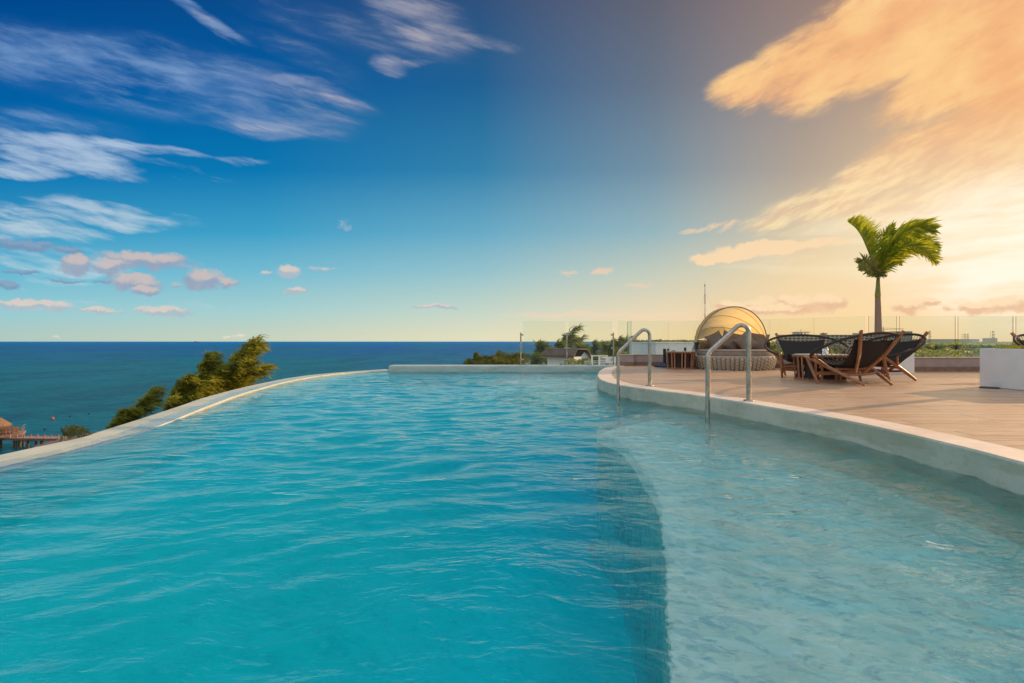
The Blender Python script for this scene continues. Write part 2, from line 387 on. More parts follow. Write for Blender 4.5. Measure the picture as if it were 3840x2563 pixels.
def f_floor(g):
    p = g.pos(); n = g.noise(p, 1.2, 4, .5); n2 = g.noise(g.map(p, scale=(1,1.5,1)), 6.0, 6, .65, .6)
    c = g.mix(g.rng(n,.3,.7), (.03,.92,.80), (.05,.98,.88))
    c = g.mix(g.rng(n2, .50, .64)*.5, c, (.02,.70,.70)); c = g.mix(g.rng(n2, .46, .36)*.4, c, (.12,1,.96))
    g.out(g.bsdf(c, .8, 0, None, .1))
m_floor = mat('pool_plaster', f_floor)
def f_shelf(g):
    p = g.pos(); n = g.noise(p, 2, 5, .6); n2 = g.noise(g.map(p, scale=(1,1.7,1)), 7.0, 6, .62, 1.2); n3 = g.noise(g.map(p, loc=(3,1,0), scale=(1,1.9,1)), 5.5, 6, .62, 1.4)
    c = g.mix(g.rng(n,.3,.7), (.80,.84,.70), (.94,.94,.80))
    c = g.mix(g.rng(n2, .50, .60)*.85, c, (.34,.56,.58)); c = g.mix(g.rng(n3, .51, .59), c, (1,.99,.90))  # pale caustic patches and bluish gaps between them, painted into the plaster
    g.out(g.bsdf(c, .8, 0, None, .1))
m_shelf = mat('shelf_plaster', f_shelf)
def wall_strip(mb, a, za, b, zb, smooth=True):
    n = len(a); vs = [(p[0], p[1], za if not hasattr(za,'__len__') else za[i]) for i, p in enumerate(a)] + [(p[0], p[1], zb if not hasattr(zb,'__len__') else zb[i]) for i, p in enumerate(b)]
    mb.add(vs, [(i, i+1, n+i+1, n+i) for i in range(n-1)], smooth)
# basin: floor and the walls below the water
basin = MB()
def poly_area(name, poly, z, m, kind='structure', thick=None):
    bm = bmesh.new(); vs = [bm.verts.new((p[0], p[1], z)) for p in poly]; f = bm.faces.new(vs); f.normal_update()
    if f.normal.z < 0: f.normal_flip()
    if thick:
        r = bmesh.ops.extrude_face_region(bm, geom=[f]); 
        for v in [g for g in r['geom'] if isinstance(g, bmesh.types.BMVert)]: v.co.z -= thick
        bmesh.ops.recalc_face_normals(bm, faces=list(bm.faces))
    bmesh.ops.triangulate(bm, faces=[f for f in bm.faces if len(f.verts) > 4])
    me = bpy.data.meshes.new(name); bm.to_mesh(me); bm.free(); me.materials.append(m)
    o = bpy.data.objects.new(name, me); COL.objects.link(o); tag(o, kind=kind); return o
pool_poly = [(p[0]+.0, p[1]) for p in curb] + [(p[0], p[1]) for p in rimi[::-1]]
def floor_mesh():
    xs = np.arange(-5.4, 3.6, .12); ys = np.arange(-4.4, 14.6, .12); XX, YY = np.meshgrid(xs, ys)
    ed = [under(px, py, .2) for px, py in ((2332,1600),(2236,1646),(2339,1712),(2420,1839),(2474,1940),(2490,2062),(2500,2178),(2500,2313),(2520,2620))]+[(.5,0),(.4,-1.5)]
    ed = catmull(ed, 6); dd = np.full(XX.shape, 99.)
    for q in ed: dd = np.minimum(dd, np.hypot((XX-q[0]), (YY-q[1])))
    t = np.exp(-(dd/1.7)**2); side = np.clip((XX+5)/6, 0, 1)
    Z = WZ-.40-.04*side-1.0*t  # channel by the shelf, deepened so the shelf's shade shows as dark blue
    I = np.arange(XX.size).reshape(XX.shape); Fq = np.stack([I[:-1,:-1], I[:-1,1:], I[1:,1:], I[1:,:-1]], -1).reshape(-1, 4)
    return np.stack([XX.ravel(), YY.ravel(), Z.ravel()], -1), Fq
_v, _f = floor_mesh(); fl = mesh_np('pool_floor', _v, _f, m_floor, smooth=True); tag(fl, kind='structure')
wall_strip(basin, curb, FLOOR-.9, curb, WZ-.25)
wall_strip(basin, rimi, FLOOR-.9, rimi, WZ-.012)
basin.add([(3.2,14.2,FLOOR-.8),(-4.0,14.2,FLOOR-.8),(-4.0,14.2,WZ-.1),(3.2,14.2,WZ-.1)], [(0,1,2,3)])
pb = basin.build('pool_basin', m_floor); tag(pb, kind='structure')
# shallow shelves under water
def shelf(name, top_pts, dep, tail):
    edge = []
    for px, py in top_pts:
        q = under(px, py, .4)
        for _ in range(4): q = under(px, py, dep(*q))
        edge.append(q)
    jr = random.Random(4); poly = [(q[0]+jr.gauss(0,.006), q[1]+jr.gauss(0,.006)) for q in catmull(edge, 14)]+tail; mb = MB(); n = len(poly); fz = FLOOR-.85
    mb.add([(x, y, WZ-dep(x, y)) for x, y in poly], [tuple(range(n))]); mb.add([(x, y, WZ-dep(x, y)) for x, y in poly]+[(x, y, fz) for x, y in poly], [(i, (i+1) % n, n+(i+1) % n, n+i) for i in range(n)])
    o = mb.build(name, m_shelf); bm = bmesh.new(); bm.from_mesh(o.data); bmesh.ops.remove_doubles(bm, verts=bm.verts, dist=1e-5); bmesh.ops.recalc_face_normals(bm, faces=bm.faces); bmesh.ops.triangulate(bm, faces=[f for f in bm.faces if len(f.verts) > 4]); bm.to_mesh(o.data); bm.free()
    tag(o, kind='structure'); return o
sdep = lambda x, y: .10+.13*(x-.6)+.035*(5.4-y)  # tilted deeper towards the curb, so the curb's shade is put into the shape
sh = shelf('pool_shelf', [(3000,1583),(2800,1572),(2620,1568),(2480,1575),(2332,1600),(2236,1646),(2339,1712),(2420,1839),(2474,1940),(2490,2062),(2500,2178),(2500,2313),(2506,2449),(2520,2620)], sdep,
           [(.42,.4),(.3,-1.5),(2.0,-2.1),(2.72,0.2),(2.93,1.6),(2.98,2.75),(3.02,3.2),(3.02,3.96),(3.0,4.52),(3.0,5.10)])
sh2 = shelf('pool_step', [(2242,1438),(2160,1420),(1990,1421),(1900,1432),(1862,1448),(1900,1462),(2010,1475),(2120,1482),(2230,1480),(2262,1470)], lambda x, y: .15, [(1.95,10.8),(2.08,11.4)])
# curb of the deck side: face and top
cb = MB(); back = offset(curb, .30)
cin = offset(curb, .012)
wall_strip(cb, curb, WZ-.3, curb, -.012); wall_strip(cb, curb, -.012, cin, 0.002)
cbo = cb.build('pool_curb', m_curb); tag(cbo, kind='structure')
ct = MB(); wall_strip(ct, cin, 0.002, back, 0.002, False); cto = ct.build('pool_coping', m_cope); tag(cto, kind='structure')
# infinity edge rim: sloping top, wobbling wet line, outer face
rim = MB(); n = len(rimi)
def rs(pl, m): # resample a polyline so that inner and outer edges pair up
    P_ = np.array(pl); L = np.r_[0, np.cumsum(np.hypot(*np.diff(P_, axis=0).T))]; t = np.linspace(0, L[-1], m); return np.stack([np.interp(t, L, P_[:, 0]), np.interp(t, L, P_[:, 1])], -1)
ri, ro_ = rs(rimi, 220), rs(rimo, 220); tt = np.arange(220)
wob = .50+.10*np.sin(tt*.23)+.06*np.sin(tt*.61+1)+.04*np.sin(tt*1.7)
mid = ri*(1-wob[:, None])+ro_*wob[:, None]
zi = WZ-.012+.034*np.clip((ri[:, 1]-4.2)/2.0, 0, 1); zm = np.maximum(zi, WZ+.014)+.002
lip = ri+(ro_-ri)*.05
wall_strip(rim, ri, WZ-.05, ri, zi-.004); rim.cur = 1; wall_strip(rim, ri, zi-.004, lip, zi)
rim.cur = 2; wall_strip(rim, lip, zi, mid, zm); rim.cur = 0; wall_strip(rim, mid, zm, ro_, WZ+.026+zm*0)
wall_strip(rim, ro_, WZ+.026+zm*0, ro_-np.array((.02, 0)), WZ-.6+zm*0)
m_wet = mat('wet_rim_plaster', f_wet := (lambda g: g.out(g.bsdf(g.mix(g.rng(g.noise(g.pos(), 3.5, 6, .62), .3, .7), (.33,.38,.32), (.44,.47,.38)), g.rng(g.noise(g.pos(), 7, 4, .6), .35, .65, .12, .45), 0, g.bump(g.noise(g.map(g.pos(), scale=(1,2,1)), 14, 4, .6), .4, .006), .5))))
m_lip = mat('pale_rim_lip', f_plaster((.74,.66,.50), (.84,.76,.58), .2))  # paler than the rim: sunlight along the inner edge put into the colour
ro = rim.build('infinity_edge', [m_rim, m_lip, m_wet]); tag(ro, kind='structure')
# far straight ledge
lg = MB(); lg.box(-3.62, 3.05, 14.12, 14.62, -1.6, 0.0, bev=.05); lo_ = lg.build('far_ledge', mat('ledge_plaster', f_plaster((.40,.44,.40), (.50,.52,.47), .8))); tag(lo_, kind='structure')
# water surface: real waves
def inside(poly, X_, Y_):
    c = np.zeros(X_.shape, bool); n = len(poly); j = n-1
    for i in range(n):
        xi, yi = poly[i]; xj, yj = poly[j]
        cond = ((yi > Y_) != (yj > Y_)) & (X_ < (xj-xi)*(Y_-yi)/(yj-yi+1e-12)+xi); c ^= cond; j = i
    return c
def waves(x, y):
    r = np.random.default_rng(11); h = np.zeros_like(x)
    wx = x + .12*np.sin(y*1.7+.6*x) + .06*np.sin(3.1*x-1.3*y); wy = y + .10*np.sin(x*2.1-.4*y) + .05*np.sin(2.7*y+1.9*x)
    for i in range(54):
        L = .16*(4.5 ** (r.random()*1.0)); k = 2*math.pi/L
        a = r.normal(-1.62, .42) if i % 4 else r.normal(-.5, .9)
        amp = .0038*L**1.12*(.5+r.random())
        mod = .65+.35*np.sin(.9*wx*math.cos(i)+.8*wy*math.sin(i*1.7)+i)
        ph = k*(wx*math.cos(a)+wy*math.sin(a))+r.random()*6.28
        h += amp*mod*(np.sin(ph)+.25*np.sin(2*ph+.8))
    return h
def water_mesh():
    xs = np.arange(-5.1, 3.3, .024); ys = [-3.5]
    while ys[-1] < .5: ys.append(ys[-1]+.12)
    while ys[-1] < 14.2: ys.append(ys[-1]+(.018+.0022*max(0, ys[-1]-1)))
    ys = np.array(ys); XX, YY = np.meshgrid(xs, ys)
    dr = np.full(XX.shape, 9.0)
    for q in rimi[::3]: dr = np.minimum(dr, np.hypot(XX-q[0], YY-q[1]))
    Z = WZ+waves(XX, YY)*np.clip((dr-.05)/1.1, .12, 1)
    edge = offset(curb, .05)+[(p[0]-.20, p[1]) for p in rimi[::-1]]
    nx, ny = len(xs), len(ys)
    I = np.arange(nx*ny).reshape(ny, nx)
    Fq = np.stack([I[:-1,:-1], I[:-1,1:], I[1:,1:], I[1:,:-1]], -1).reshape(-1, 4)
    cxm = (XX[:-1,:-1]+XX[1:,1:])/2; cym = (YY[:-1,:-1]+YY[1:,1:])/2
    Fq = Fq[inside(edge, cxm, cym).ravel()]
    V = np.stack([XX.ravel(), YY.ravel(), Z.ravel()], -1)
    u, inv = np.unique(Fq, return_inverse=True)
    return V[u], inv.reshape(Fq.shape)
def f_water(g):
    p = g.pos()
    wv = g.v('ADD', p, g.v('SCALE', g.v('SUBTRACT', g.noise(p, 1.3, 3, .5, color=True), (.5,.5,.5)), .35))
    def ridge(rot, sx, sy, sc):
        q = g.noise(g.map(wv, rot=(0,0,rot), scale=(sx, sy, 1)), sc, 3, .5, .2); return 1-g.m('ABSOLUTE', q-.5)*4
    px_ = g.xyz(p)[0]; rough_ = g.rng(px_, -.5, 1.8, 1.15, 3.0)
    calm = g.rng(g.noise(p, .9, 3, .5), .35, .68, .35, 1.0)
    h = (ridge(.12, .55, 1.4, 3.4)*.0095 + ridge(-.45, .7, 1.3, 6.5)*.0055)*calm*g.rng(px_, .4, 2.0, 1.0, 2.1) + g.noise(g.map(wv, rot=(0,0,.25), scale=(.8,1.5,1)), 11, 3, .5)*.0060*g.rng(px_, .3, 1.8, 1.0, 1.8) + g.noise(g.map(p, rot=(0,0,-.2), scale=(1,1.6,1)), 30, 3, .5, .6)*.0022
    nm = g.bump(h, 1.0, 1.0)
    rf = g.n('ShaderNodeBsdfRefraction', distribution='SHARP' if False else 'GGX'); rf.inputs['Roughness'].default_value = 0; rf.inputs['IOR'].default_value = 1.14
    rf.inputs['Color'].default_value = (1,1,1,1); g.put(rf.inputs['Normal'], nm)
    gl = g.n('ShaderNodeBsdfAnisotropic'); gl.inputs['Roughness'].default_value = .012; gl.inputs['Color'].default_value = (1,1,1,1); g.put(gl.inputs['Normal'], nm)
    fr = g.n('ShaderNodeFresnel'); fr.inputs[0].default_value = 1.333; g.put(fr.inputs['Normal'], nm)
    tp = g.n('ShaderNodeBsdfTransparent'); hf = g.n('ShaderNodeMixShader'); hf.inputs[0].default_value = .42; g.t.links.new(tp.outputs[0], hf.inputs[1]); g.t.links.new(rf.outputs[0], hf.inputs[2])
    mx = g.n('ShaderNodeMixShader'); g.put(mx.inputs[0], X(g, fr.outputs[0])); g.t.links.new(hf.outputs[0], mx.inputs[1]); g.t.links.new(gl.outputs[0], mx.inputs[2])
    va = g.n('ShaderNodeVolumeAbsorption'); va.inputs['Color'].default_value = (.0,.835,.925,1); va.inputs['Density'].default_value = WDENS
    g.out(X(g, mx.outputs[0]), X(g, va.outputs[0]))
WDENS = .82
V_, F_ = water_mesh()
m_water = mat('pool_water', f_water)
wo = mesh_np('pool_water', V_, F_, m_water, smooth=True); tag(wo, kind='structure')
#MNEE
# ---------------------------------------------------------------- sea
def f_sea(g):
    p = g.pos(); x, y, z = g.xyz(p)
    far = g.rng(y, 60, 900, 0, 1)
    n = g.noise(g.map(p, scale=(1,.35,1)), .006, 4, .55)
    n2 = g.noise(g.map(p, scale=(1,.4,1)), .05, 4, .6)
    c = g.mix(far, (.0,.27,.46), (.0,.15,.58))
    c = g.mix(g.rng(n, .42, .62)*.6, c, (.0,.27,.36))
    c = g.mix(g.rng(n2, .45, .65)*.45, c, (.0,.075,.20))
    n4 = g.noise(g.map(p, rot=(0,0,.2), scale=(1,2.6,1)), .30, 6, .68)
    c = g.mix(g.rng(n4, .50, .66)*.45, c, (.0,.10,.20)); c = g.mix(g.rng(n4, .48, .34)*.45, c, (.01,.36,.46))  # wave-facet reflections painted into the sea colour as dark and bright streaks
    h = g.noise(g.map(p, rot=(0,0,.15), scale=(1,2.4,1)), .55, 6, .62)
    h2 = g.noise(g.map(p, rot=(0,0,.1), scale=(1,2,1)), .09, 4, .6)
    g.out(g.bsdf(c, .36, 0, g.bump(h*1.6+h2*3, 1.0, 4.5), .06, IOR=1.33))
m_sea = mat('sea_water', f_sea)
sm = MB(); sm.add([(-150000,-2000,SEA),(150000,-2000,SEA),(150000,150000,SEA),(-150000,150000,SEA)], [(0,1,2,3)])
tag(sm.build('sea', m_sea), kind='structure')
# ---------------------------------------------------------------- roof deck
def f_deck(g):
    p = g.pos()
    br = g.n('ShaderNodeTexBrick'); br.offset = .37; br.offset_frequency = 3
    g.put(br.inputs['Vector'], g.map(p, loc=(.3,.06,0)))
    for k, v in (('Color1',(.2,.2,.2,1)),('Color2',(.8,.8,.8,1)),('Mortar',(.5,.5,.5,1)),('Scale',1),('Mortar Size',.008),('Mortar Smooth',.2),('Bias',0),('Brick Width',2.3),('Row Height',.1745)):
        br.inputs[k].default_value = v
    tone = g.xyz(X(g, br.outputs['Color']))[0]
    gr = g.noise(g.map(p, scale=(1.3, 22, 1)), 2.2, 7, .62, .4)
    big = g.noise(p, .8, 4, .6)
    c = g.mix(g.rng(gr, .3, .7), (.30,.165,.09), (.60,.37,.23))
    c = g.mix(tone*.55, c, (.70,.46,.29))
    c = g.mix(g.rng(big, .45, .7)*.35, c, (.46,.34,.27))
    bl = g.noise(g.map(p, scale=(.5,1.2,1)), 1.7, 6, .65); c = g.mix(g.rng(bl, .52, .70)*.45, c, (.30,.18,.115))
    sp = g.noise(g.map(p, scale=(1,7,1)), 3.2, 5, .65)
    c = g.mix(g.rng(sp, .63, .72)*.4, c, (.84,.66,.50))
    c = g.mix(X(g, br.outputs['Fac'])*.85, c, (.07,.05,.04))
    h = X(g, br.outputs['Fac'])*-1.0 + gr*.25
    g.out(g.bsdf(c, g.rng(gr, .3, .7, .30, .55), 0, g.bump(h, .6, .006), .5))
m_deck = mat('deck_planks', f_deck)
WALLP = [(3.02,13.95),(3.5,13.9),(3.52,14.05),(4.4,13.95),(5.2,13.8),(6.1,13.55),(6.9,13.0),(7.6,12.2),(8.25,11.45),(8.9,11.25),(11.6,11.25),(24,11.25)]
deck_poly = [(p[0]-.004 if False else p[0], p[1]) for p in back] + [(3.3,14.0)] + [(p[0], p[1]+.08) for p in WALLP[1:]] + [(24,-6),(1.2,-6)]
dk = poly_area('roof_deck', deck_poly, 0.0, m_deck, thick=.25)
# low wall under the glass, with its dark skirting
m_wall = plain('wall_render', (.36,.27,.24), .85, var=.10, scale=5, bump=.2)
m_skirt = plain('skirting_tile', (.20,.115,.075), .5, var=.25, scale=9)
m_sill = plain('wall_sill', (.52,.46,.40), .7)
lw = empty('low_wall', (3.0,13.9,0), 0, 'low taupe parapet wall with dark brown skirting behind the lounge furniture', 'parapet wall')
def wallrun(mb, a, b, z0, z1, t, off=0):
    a = np.array(a); b = np.array(b); d = (b-a)/np.linalg.norm(b-a); nn = np.array((-d[1], d[0]))
    p = [a-nn*off, b-nn*off, b+nn*t, a+nn*t]
    vs = [(q[0]-3.0, q[1]-13.9, z) for z in (z0, z1) for q in p]
    mb.add(vs, [(3,2,1,0),(4,5,6,7),(0,1,5,4),(1,2,6,5),(2,3,7,6),(3,0,4,7)])
mb = MB(); ms = MB(); mt = MB(); e = .0
for i in range(len(WALLP)-1):
    wallrun(mb, WALLP[i], WALLP[i+1], .104+e, .31+e, .20+e)
    wallrun(ms, WALLP[i], WALLP[i+1], -.05, .102+e, .2, .022+e)
    wallrun(mt, WALLP[i], WALLP[i+1], .3125+e, .327+e, .205, .012+e); e += .0006
mb.build('wall_body', m_wall, lw); ms.build('skirting', m_skirt, lw); mt.build('sill', m_sill, lw)
# ---------------------------------------------------------------- glass
def f_glass(g):
    tr = g.n('ShaderNodeBsdfTransparent'); tr.inputs[0].default_value = (.955,.982,.955,1)
    gl = g.n('ShaderNodeBsdfAnisotropic'); gl.inputs['Roughness'].default_value = .0; gl.inputs['Color'].default_value = (.9,1,.95,1)
    fr = g.n('ShaderNodeFresnel'); fr.inputs[0].default_value = 1.45
    mx = g.n('ShaderNodeMixShader'); g.put(mx.inputs[0], X(g, fr.outputs[0])*.3); g.t.links.new(tr.outputs[0], mx.inputs[1]); g.t.links.new(gl.outputs[0], mx.inputs[2])
    sm_ = g.n('ShaderNodeBsdfDiffuse'); sm_.inputs[0].default_value = (.75,.72,.6,1)
    p = g.pos(); z = g.xyz(p)[2]
    dirt = g.rng(g.noise(g.map(p, scale=(1,1,.6)), 2.5, 5, .65), .4, .75)*.05*g.rng(z, 1.0, .3)+.012
    m2 = g.n('ShaderNodeMixShader'); g.put(m2.inputs[0], dirt); g.t.links.new(mx.outputs[0], m2.inputs[1]); g.t.links.new(sm_.outputs[0], m2.inputs[2])
    g.out(X(g, m2.outputs[0]))
m_glass = mat('clear_glass', f_glass)
def f_edge(g): g.out(g.bsdf((.16,.17,.12), .15, 0, None, .6))
m_gedge = mat('glass_edge', f_edge)
m_gedge2 = mat('glass_edge_dark', lambda g: g.out(g.bsdf((.03,.10,.06), .15, 0, None, .6)))
def pane(name, a, b, z0, z1, parent, o=(0,0), t=.012, label=None):
    a = np.array(a, float); b = np.array(b, float); d = (b-a)/np.linalg.norm(b-a); nn = np.array((-d[1], d[0]))*t/2
    q = [a-nn, b-nn, b+nn, a+nn]
    m = MB(); m.v = [(k[0]-o[0], k[1]-o[1], z) for z in (z0, z1) for k in q]
    m.f = [(3,2,1,0),(4,5,6,7),(0,1,5,4),(1,2,6,5),(2,3,7,6),(3,0,4,7)]; m.sm = [False]*6; m.mi = [1,1,0,1,0,1]
    ob = m.build(name, [m_glass, m_gedge], parent)
    if label: ob['label'] = label
    return ob
gb = empty('glass_balustrade', (3.0,14.0,.33), 0, 'frameless glass balustrade standing on the low taupe wall', 'glass balustrade')
O3 = (3.0, 14.0)
def on(px, d): return ((px-CX)/F*d, d)
seams = [(2317,13.98),(2364,13.96),(2508,13.98),(2621,13.86),(2760,13.56),(2885,13.02),(3052,12.12),(3246,11.36),(3252,11.35),(3367,11.34),(3587,11.34),(3804,11.34),(4021,11.34),(4240,11.34),(4460,11.34),(4680,11.34)]
for i in range(len(seams)-1):
    a = np.array(on(*seams[i])); b = np.array(on(*seams[i+1])); d = b-a; L = np.linalg.norm(d)
    if L < .2: continue
    d /= L; gp = .012 if seams[i][0] < 3200 else .032
    pane('glass_panel', a+d*gp, b-d*gp, 0.0, .965, gb, O3)
pane('glass_panel', (3.445,14.0), (3.52,14.75), 0.0, .965, gb, O3)
# ---------------------------------------------------------------- glass screen on the far ledge of the pool
def f_steel(g):
    p = g.coord('Object'); n = g.noise(g.map(p, scale=(1,1,.25)), 26, 6, .65)
    z = g.xyz(g.pos())[2]
    c = g.mix(g.rng(n, .35, .65), (.34,.31,.26), (.48,.45,.39))
    spots = g.rng(g.noise(p, 60, 4, .7), .58, .70)*g.rng(z, .75, .2)
    c = g.mix(spots*.55, c, (.30,.25,.17))
    g.out(g.bsdf(c, g.rng(n, .3, .7, .16, .32), .95, g.bump(n, .05, .002), .5))
m_steel = mat('brushed_steel', f_steel)
m_white = plain('white_paint', (.78,.78,.75), .6, var=.04)
ps = empty('glass_screen', (1.6,14.35,0), 0, 'glass screen between three steel posts on the far ledge of the pool', 'glass screen')
m_clamp = plain('clamp_grey', (.35,.34,.38), .5, .3)
for px in (1953, 2125.5, 2300):
    x = (px-CX)/F*14.35-1.6; m = MB(); m.tube([(x,0,.0),(x,0,.965)], .022, 14); m.lathe([(.045,0.001),(.045,.010),(.024,.014)], (x,0,0), 16)
    post = m.build('post', m_steel, ps)
    for z in (.16,.50,.90):
        for s in ((1,) if px < 2000 else (-1,) if px > 2250 else (-1,1)):
            c = MB(); c.tube([(x+s*.018,0,z),(x+s*.075,0,z)], .022, 10); c.build('clamp', m_steel, post)
pane('glass_panel', (on(1961,14.35)[0],14.35), (on(2120,14.35)[0],14.35), .03, 1.30, ps, (1.6,14.35))
pane('glass_panel', (on(2133,14.35)[0],14.35), (on(2294,14.35)[0],14.35), .03, 1.30, ps, (1.6,14.35))
for px in (1975, 2039, 2104, 2147, 2213, 2277):
    x = (px-CX)/F*14.35-1.6; m = MB(); m.box(x-.045, x+.045, -.03, .03, .001, .062, bev=.006)
    for s in (-.018,.018): m.tube([(x+s,-.030,.034),(x+s,-.036,.034)], .009, 8)
    m.build('base_clamp', m_clamp, ps)
# ---------------------------------------------------------------- pool handrails
def arc(p, q, r, rad, n=8):                  # rounded corner p-q-r with radius rad
    p, q, r = Vector(p), Vector(q), Vector(r); a = (p-q).normalized(); b = (r-q).normalized()
    ang = a.angle(b); t = rad/math.tan(ang/2); c = q+(a+b).normalized()*(rad/math.sin(ang/2))
    s, e = q+a*t, q+b*t; out = []
    for i in range(n+1):
        k = i/n; v = (s-c).lerp(e-c, k).normalized()*rad; out.append(c+v)
    return out
def handrail(foot, post, zt, zb, label):
    r_ = empty('pool_handrail', (foot[0], foot[1], 0), 0, label, 'handrail', 'steel handrails of the pool steps')
    px_, py_ = post[0]-foot[0], post[1]-foot[1]
    A = (px_, py_, WZ-.40); B = (px_, py_, zb); D = (0, 0, zt+.02); E = (0, 0, 0)
    pts = [Vector(A), Vector((px_,py_,WZ)), Vector((px_,py_,zb-.2))]+arc(A, B, D, .10)+arc(B, D, E, .085, 12)+[Vector((0,0,.4)), Vector(E)]
    m = MB(); m.tube(pts, .0265, 20); m.build('rail_tube', m_steel, r_)
    m = MB(); m.lathe([(.058,.002),(.058,.011),(.054,.016),(.030,.018)], (0,0,0), 28); m.build('base_flange', m_steel, r_)
handrail((2.157,7.58), (1.652,7.51), .965, .536, 'curved stainless handrail nearer the glass screen, farther from the viewer')
handrail((2.78,5.68), (2.292,5.66), .975, .565, 'taller looking curved stainless handrail in front of the round daybed')
# ---------------------------------------------------------------- lounge furniture
def wood(name, c1, c2):
    def f(g):
        p = g.coord('Object'); n = g.noise(g.map(p, scale=(3,3,.8)), 12, 6, .65, 1.0); n2 = g.noise(p, 3, 3)
        g.out(g.bsdf(g.mix(g.rng(n*.7+n2*.3, .32, .66), c1, c2), g.rng(n, .3, .7, .35, .55), 0, g.bump(n, .15, .003), .4))
    return mat(name, f)
m_wood = wood('oiled_wood', (.24,.085,.035), (.42,.19,.09))
def f_rope(g):
    p = g.coord('Object'); n = g.noise(p, 40, 4, .6)
    g.out(g.bsdf(g.mix(n, (.030,.022,.018), (.075,.058,.045)), .8, 0, g.bump(g.noise(p, 160, 3, .5), .5, .004), .3))
m_rope = mat('dark_rope', f_rope)
def f_sling(g):
    p = g.coord('Object'); w = g.n('ShaderNodeTexWave'); g.put(w.inputs[0], p); w.inputs['Scale'].default_value = 34; w.inputs['Distortion'].default_value = .6
    n = g.noise(p, 60, 4, .6)
    g.out(g.bsdf(g.mix(n, (.020,.016,.014), (.055,.045,.038)), .85, 0, g.bump(X(g, w.outputs['Fac'] if 'Fac' in w.outputs else w.outputs[1])+n, .5, .004), .2))
m_sling = mat('black_sling_cord', f_sling)
def ring(t):
    s, c = math.sin(t), math.cos(t)
    return Vector((.715*c, .50*s+.02, .585+(.245*s if s > 0 else .215*s)))
def pad(u, v):                               # u -1..1 across, v 0 (top of the back) .. 1 (front edge)
    path = catmull([(.40,.70),(.30,.52),(.17,.33),(.02,.265),(-.18,.27),(-.36,.335),(-.45,.375)], 6)
    k = min(len(path)-1.001, v*(len(path)-1)); i = int(k); f = k-i
    y, z = [path[i][j]*(1-f)+path[i+1][j]*f for j in (0, 1)]
    hw = .42-.09*math.sin(math.pi*min(1, v*1.15)) if v < .87 else .42
    return Vector((u*hw, y-.03*(u*u)*(v < .4), z+.035*u*u*(1+1.2*v)))
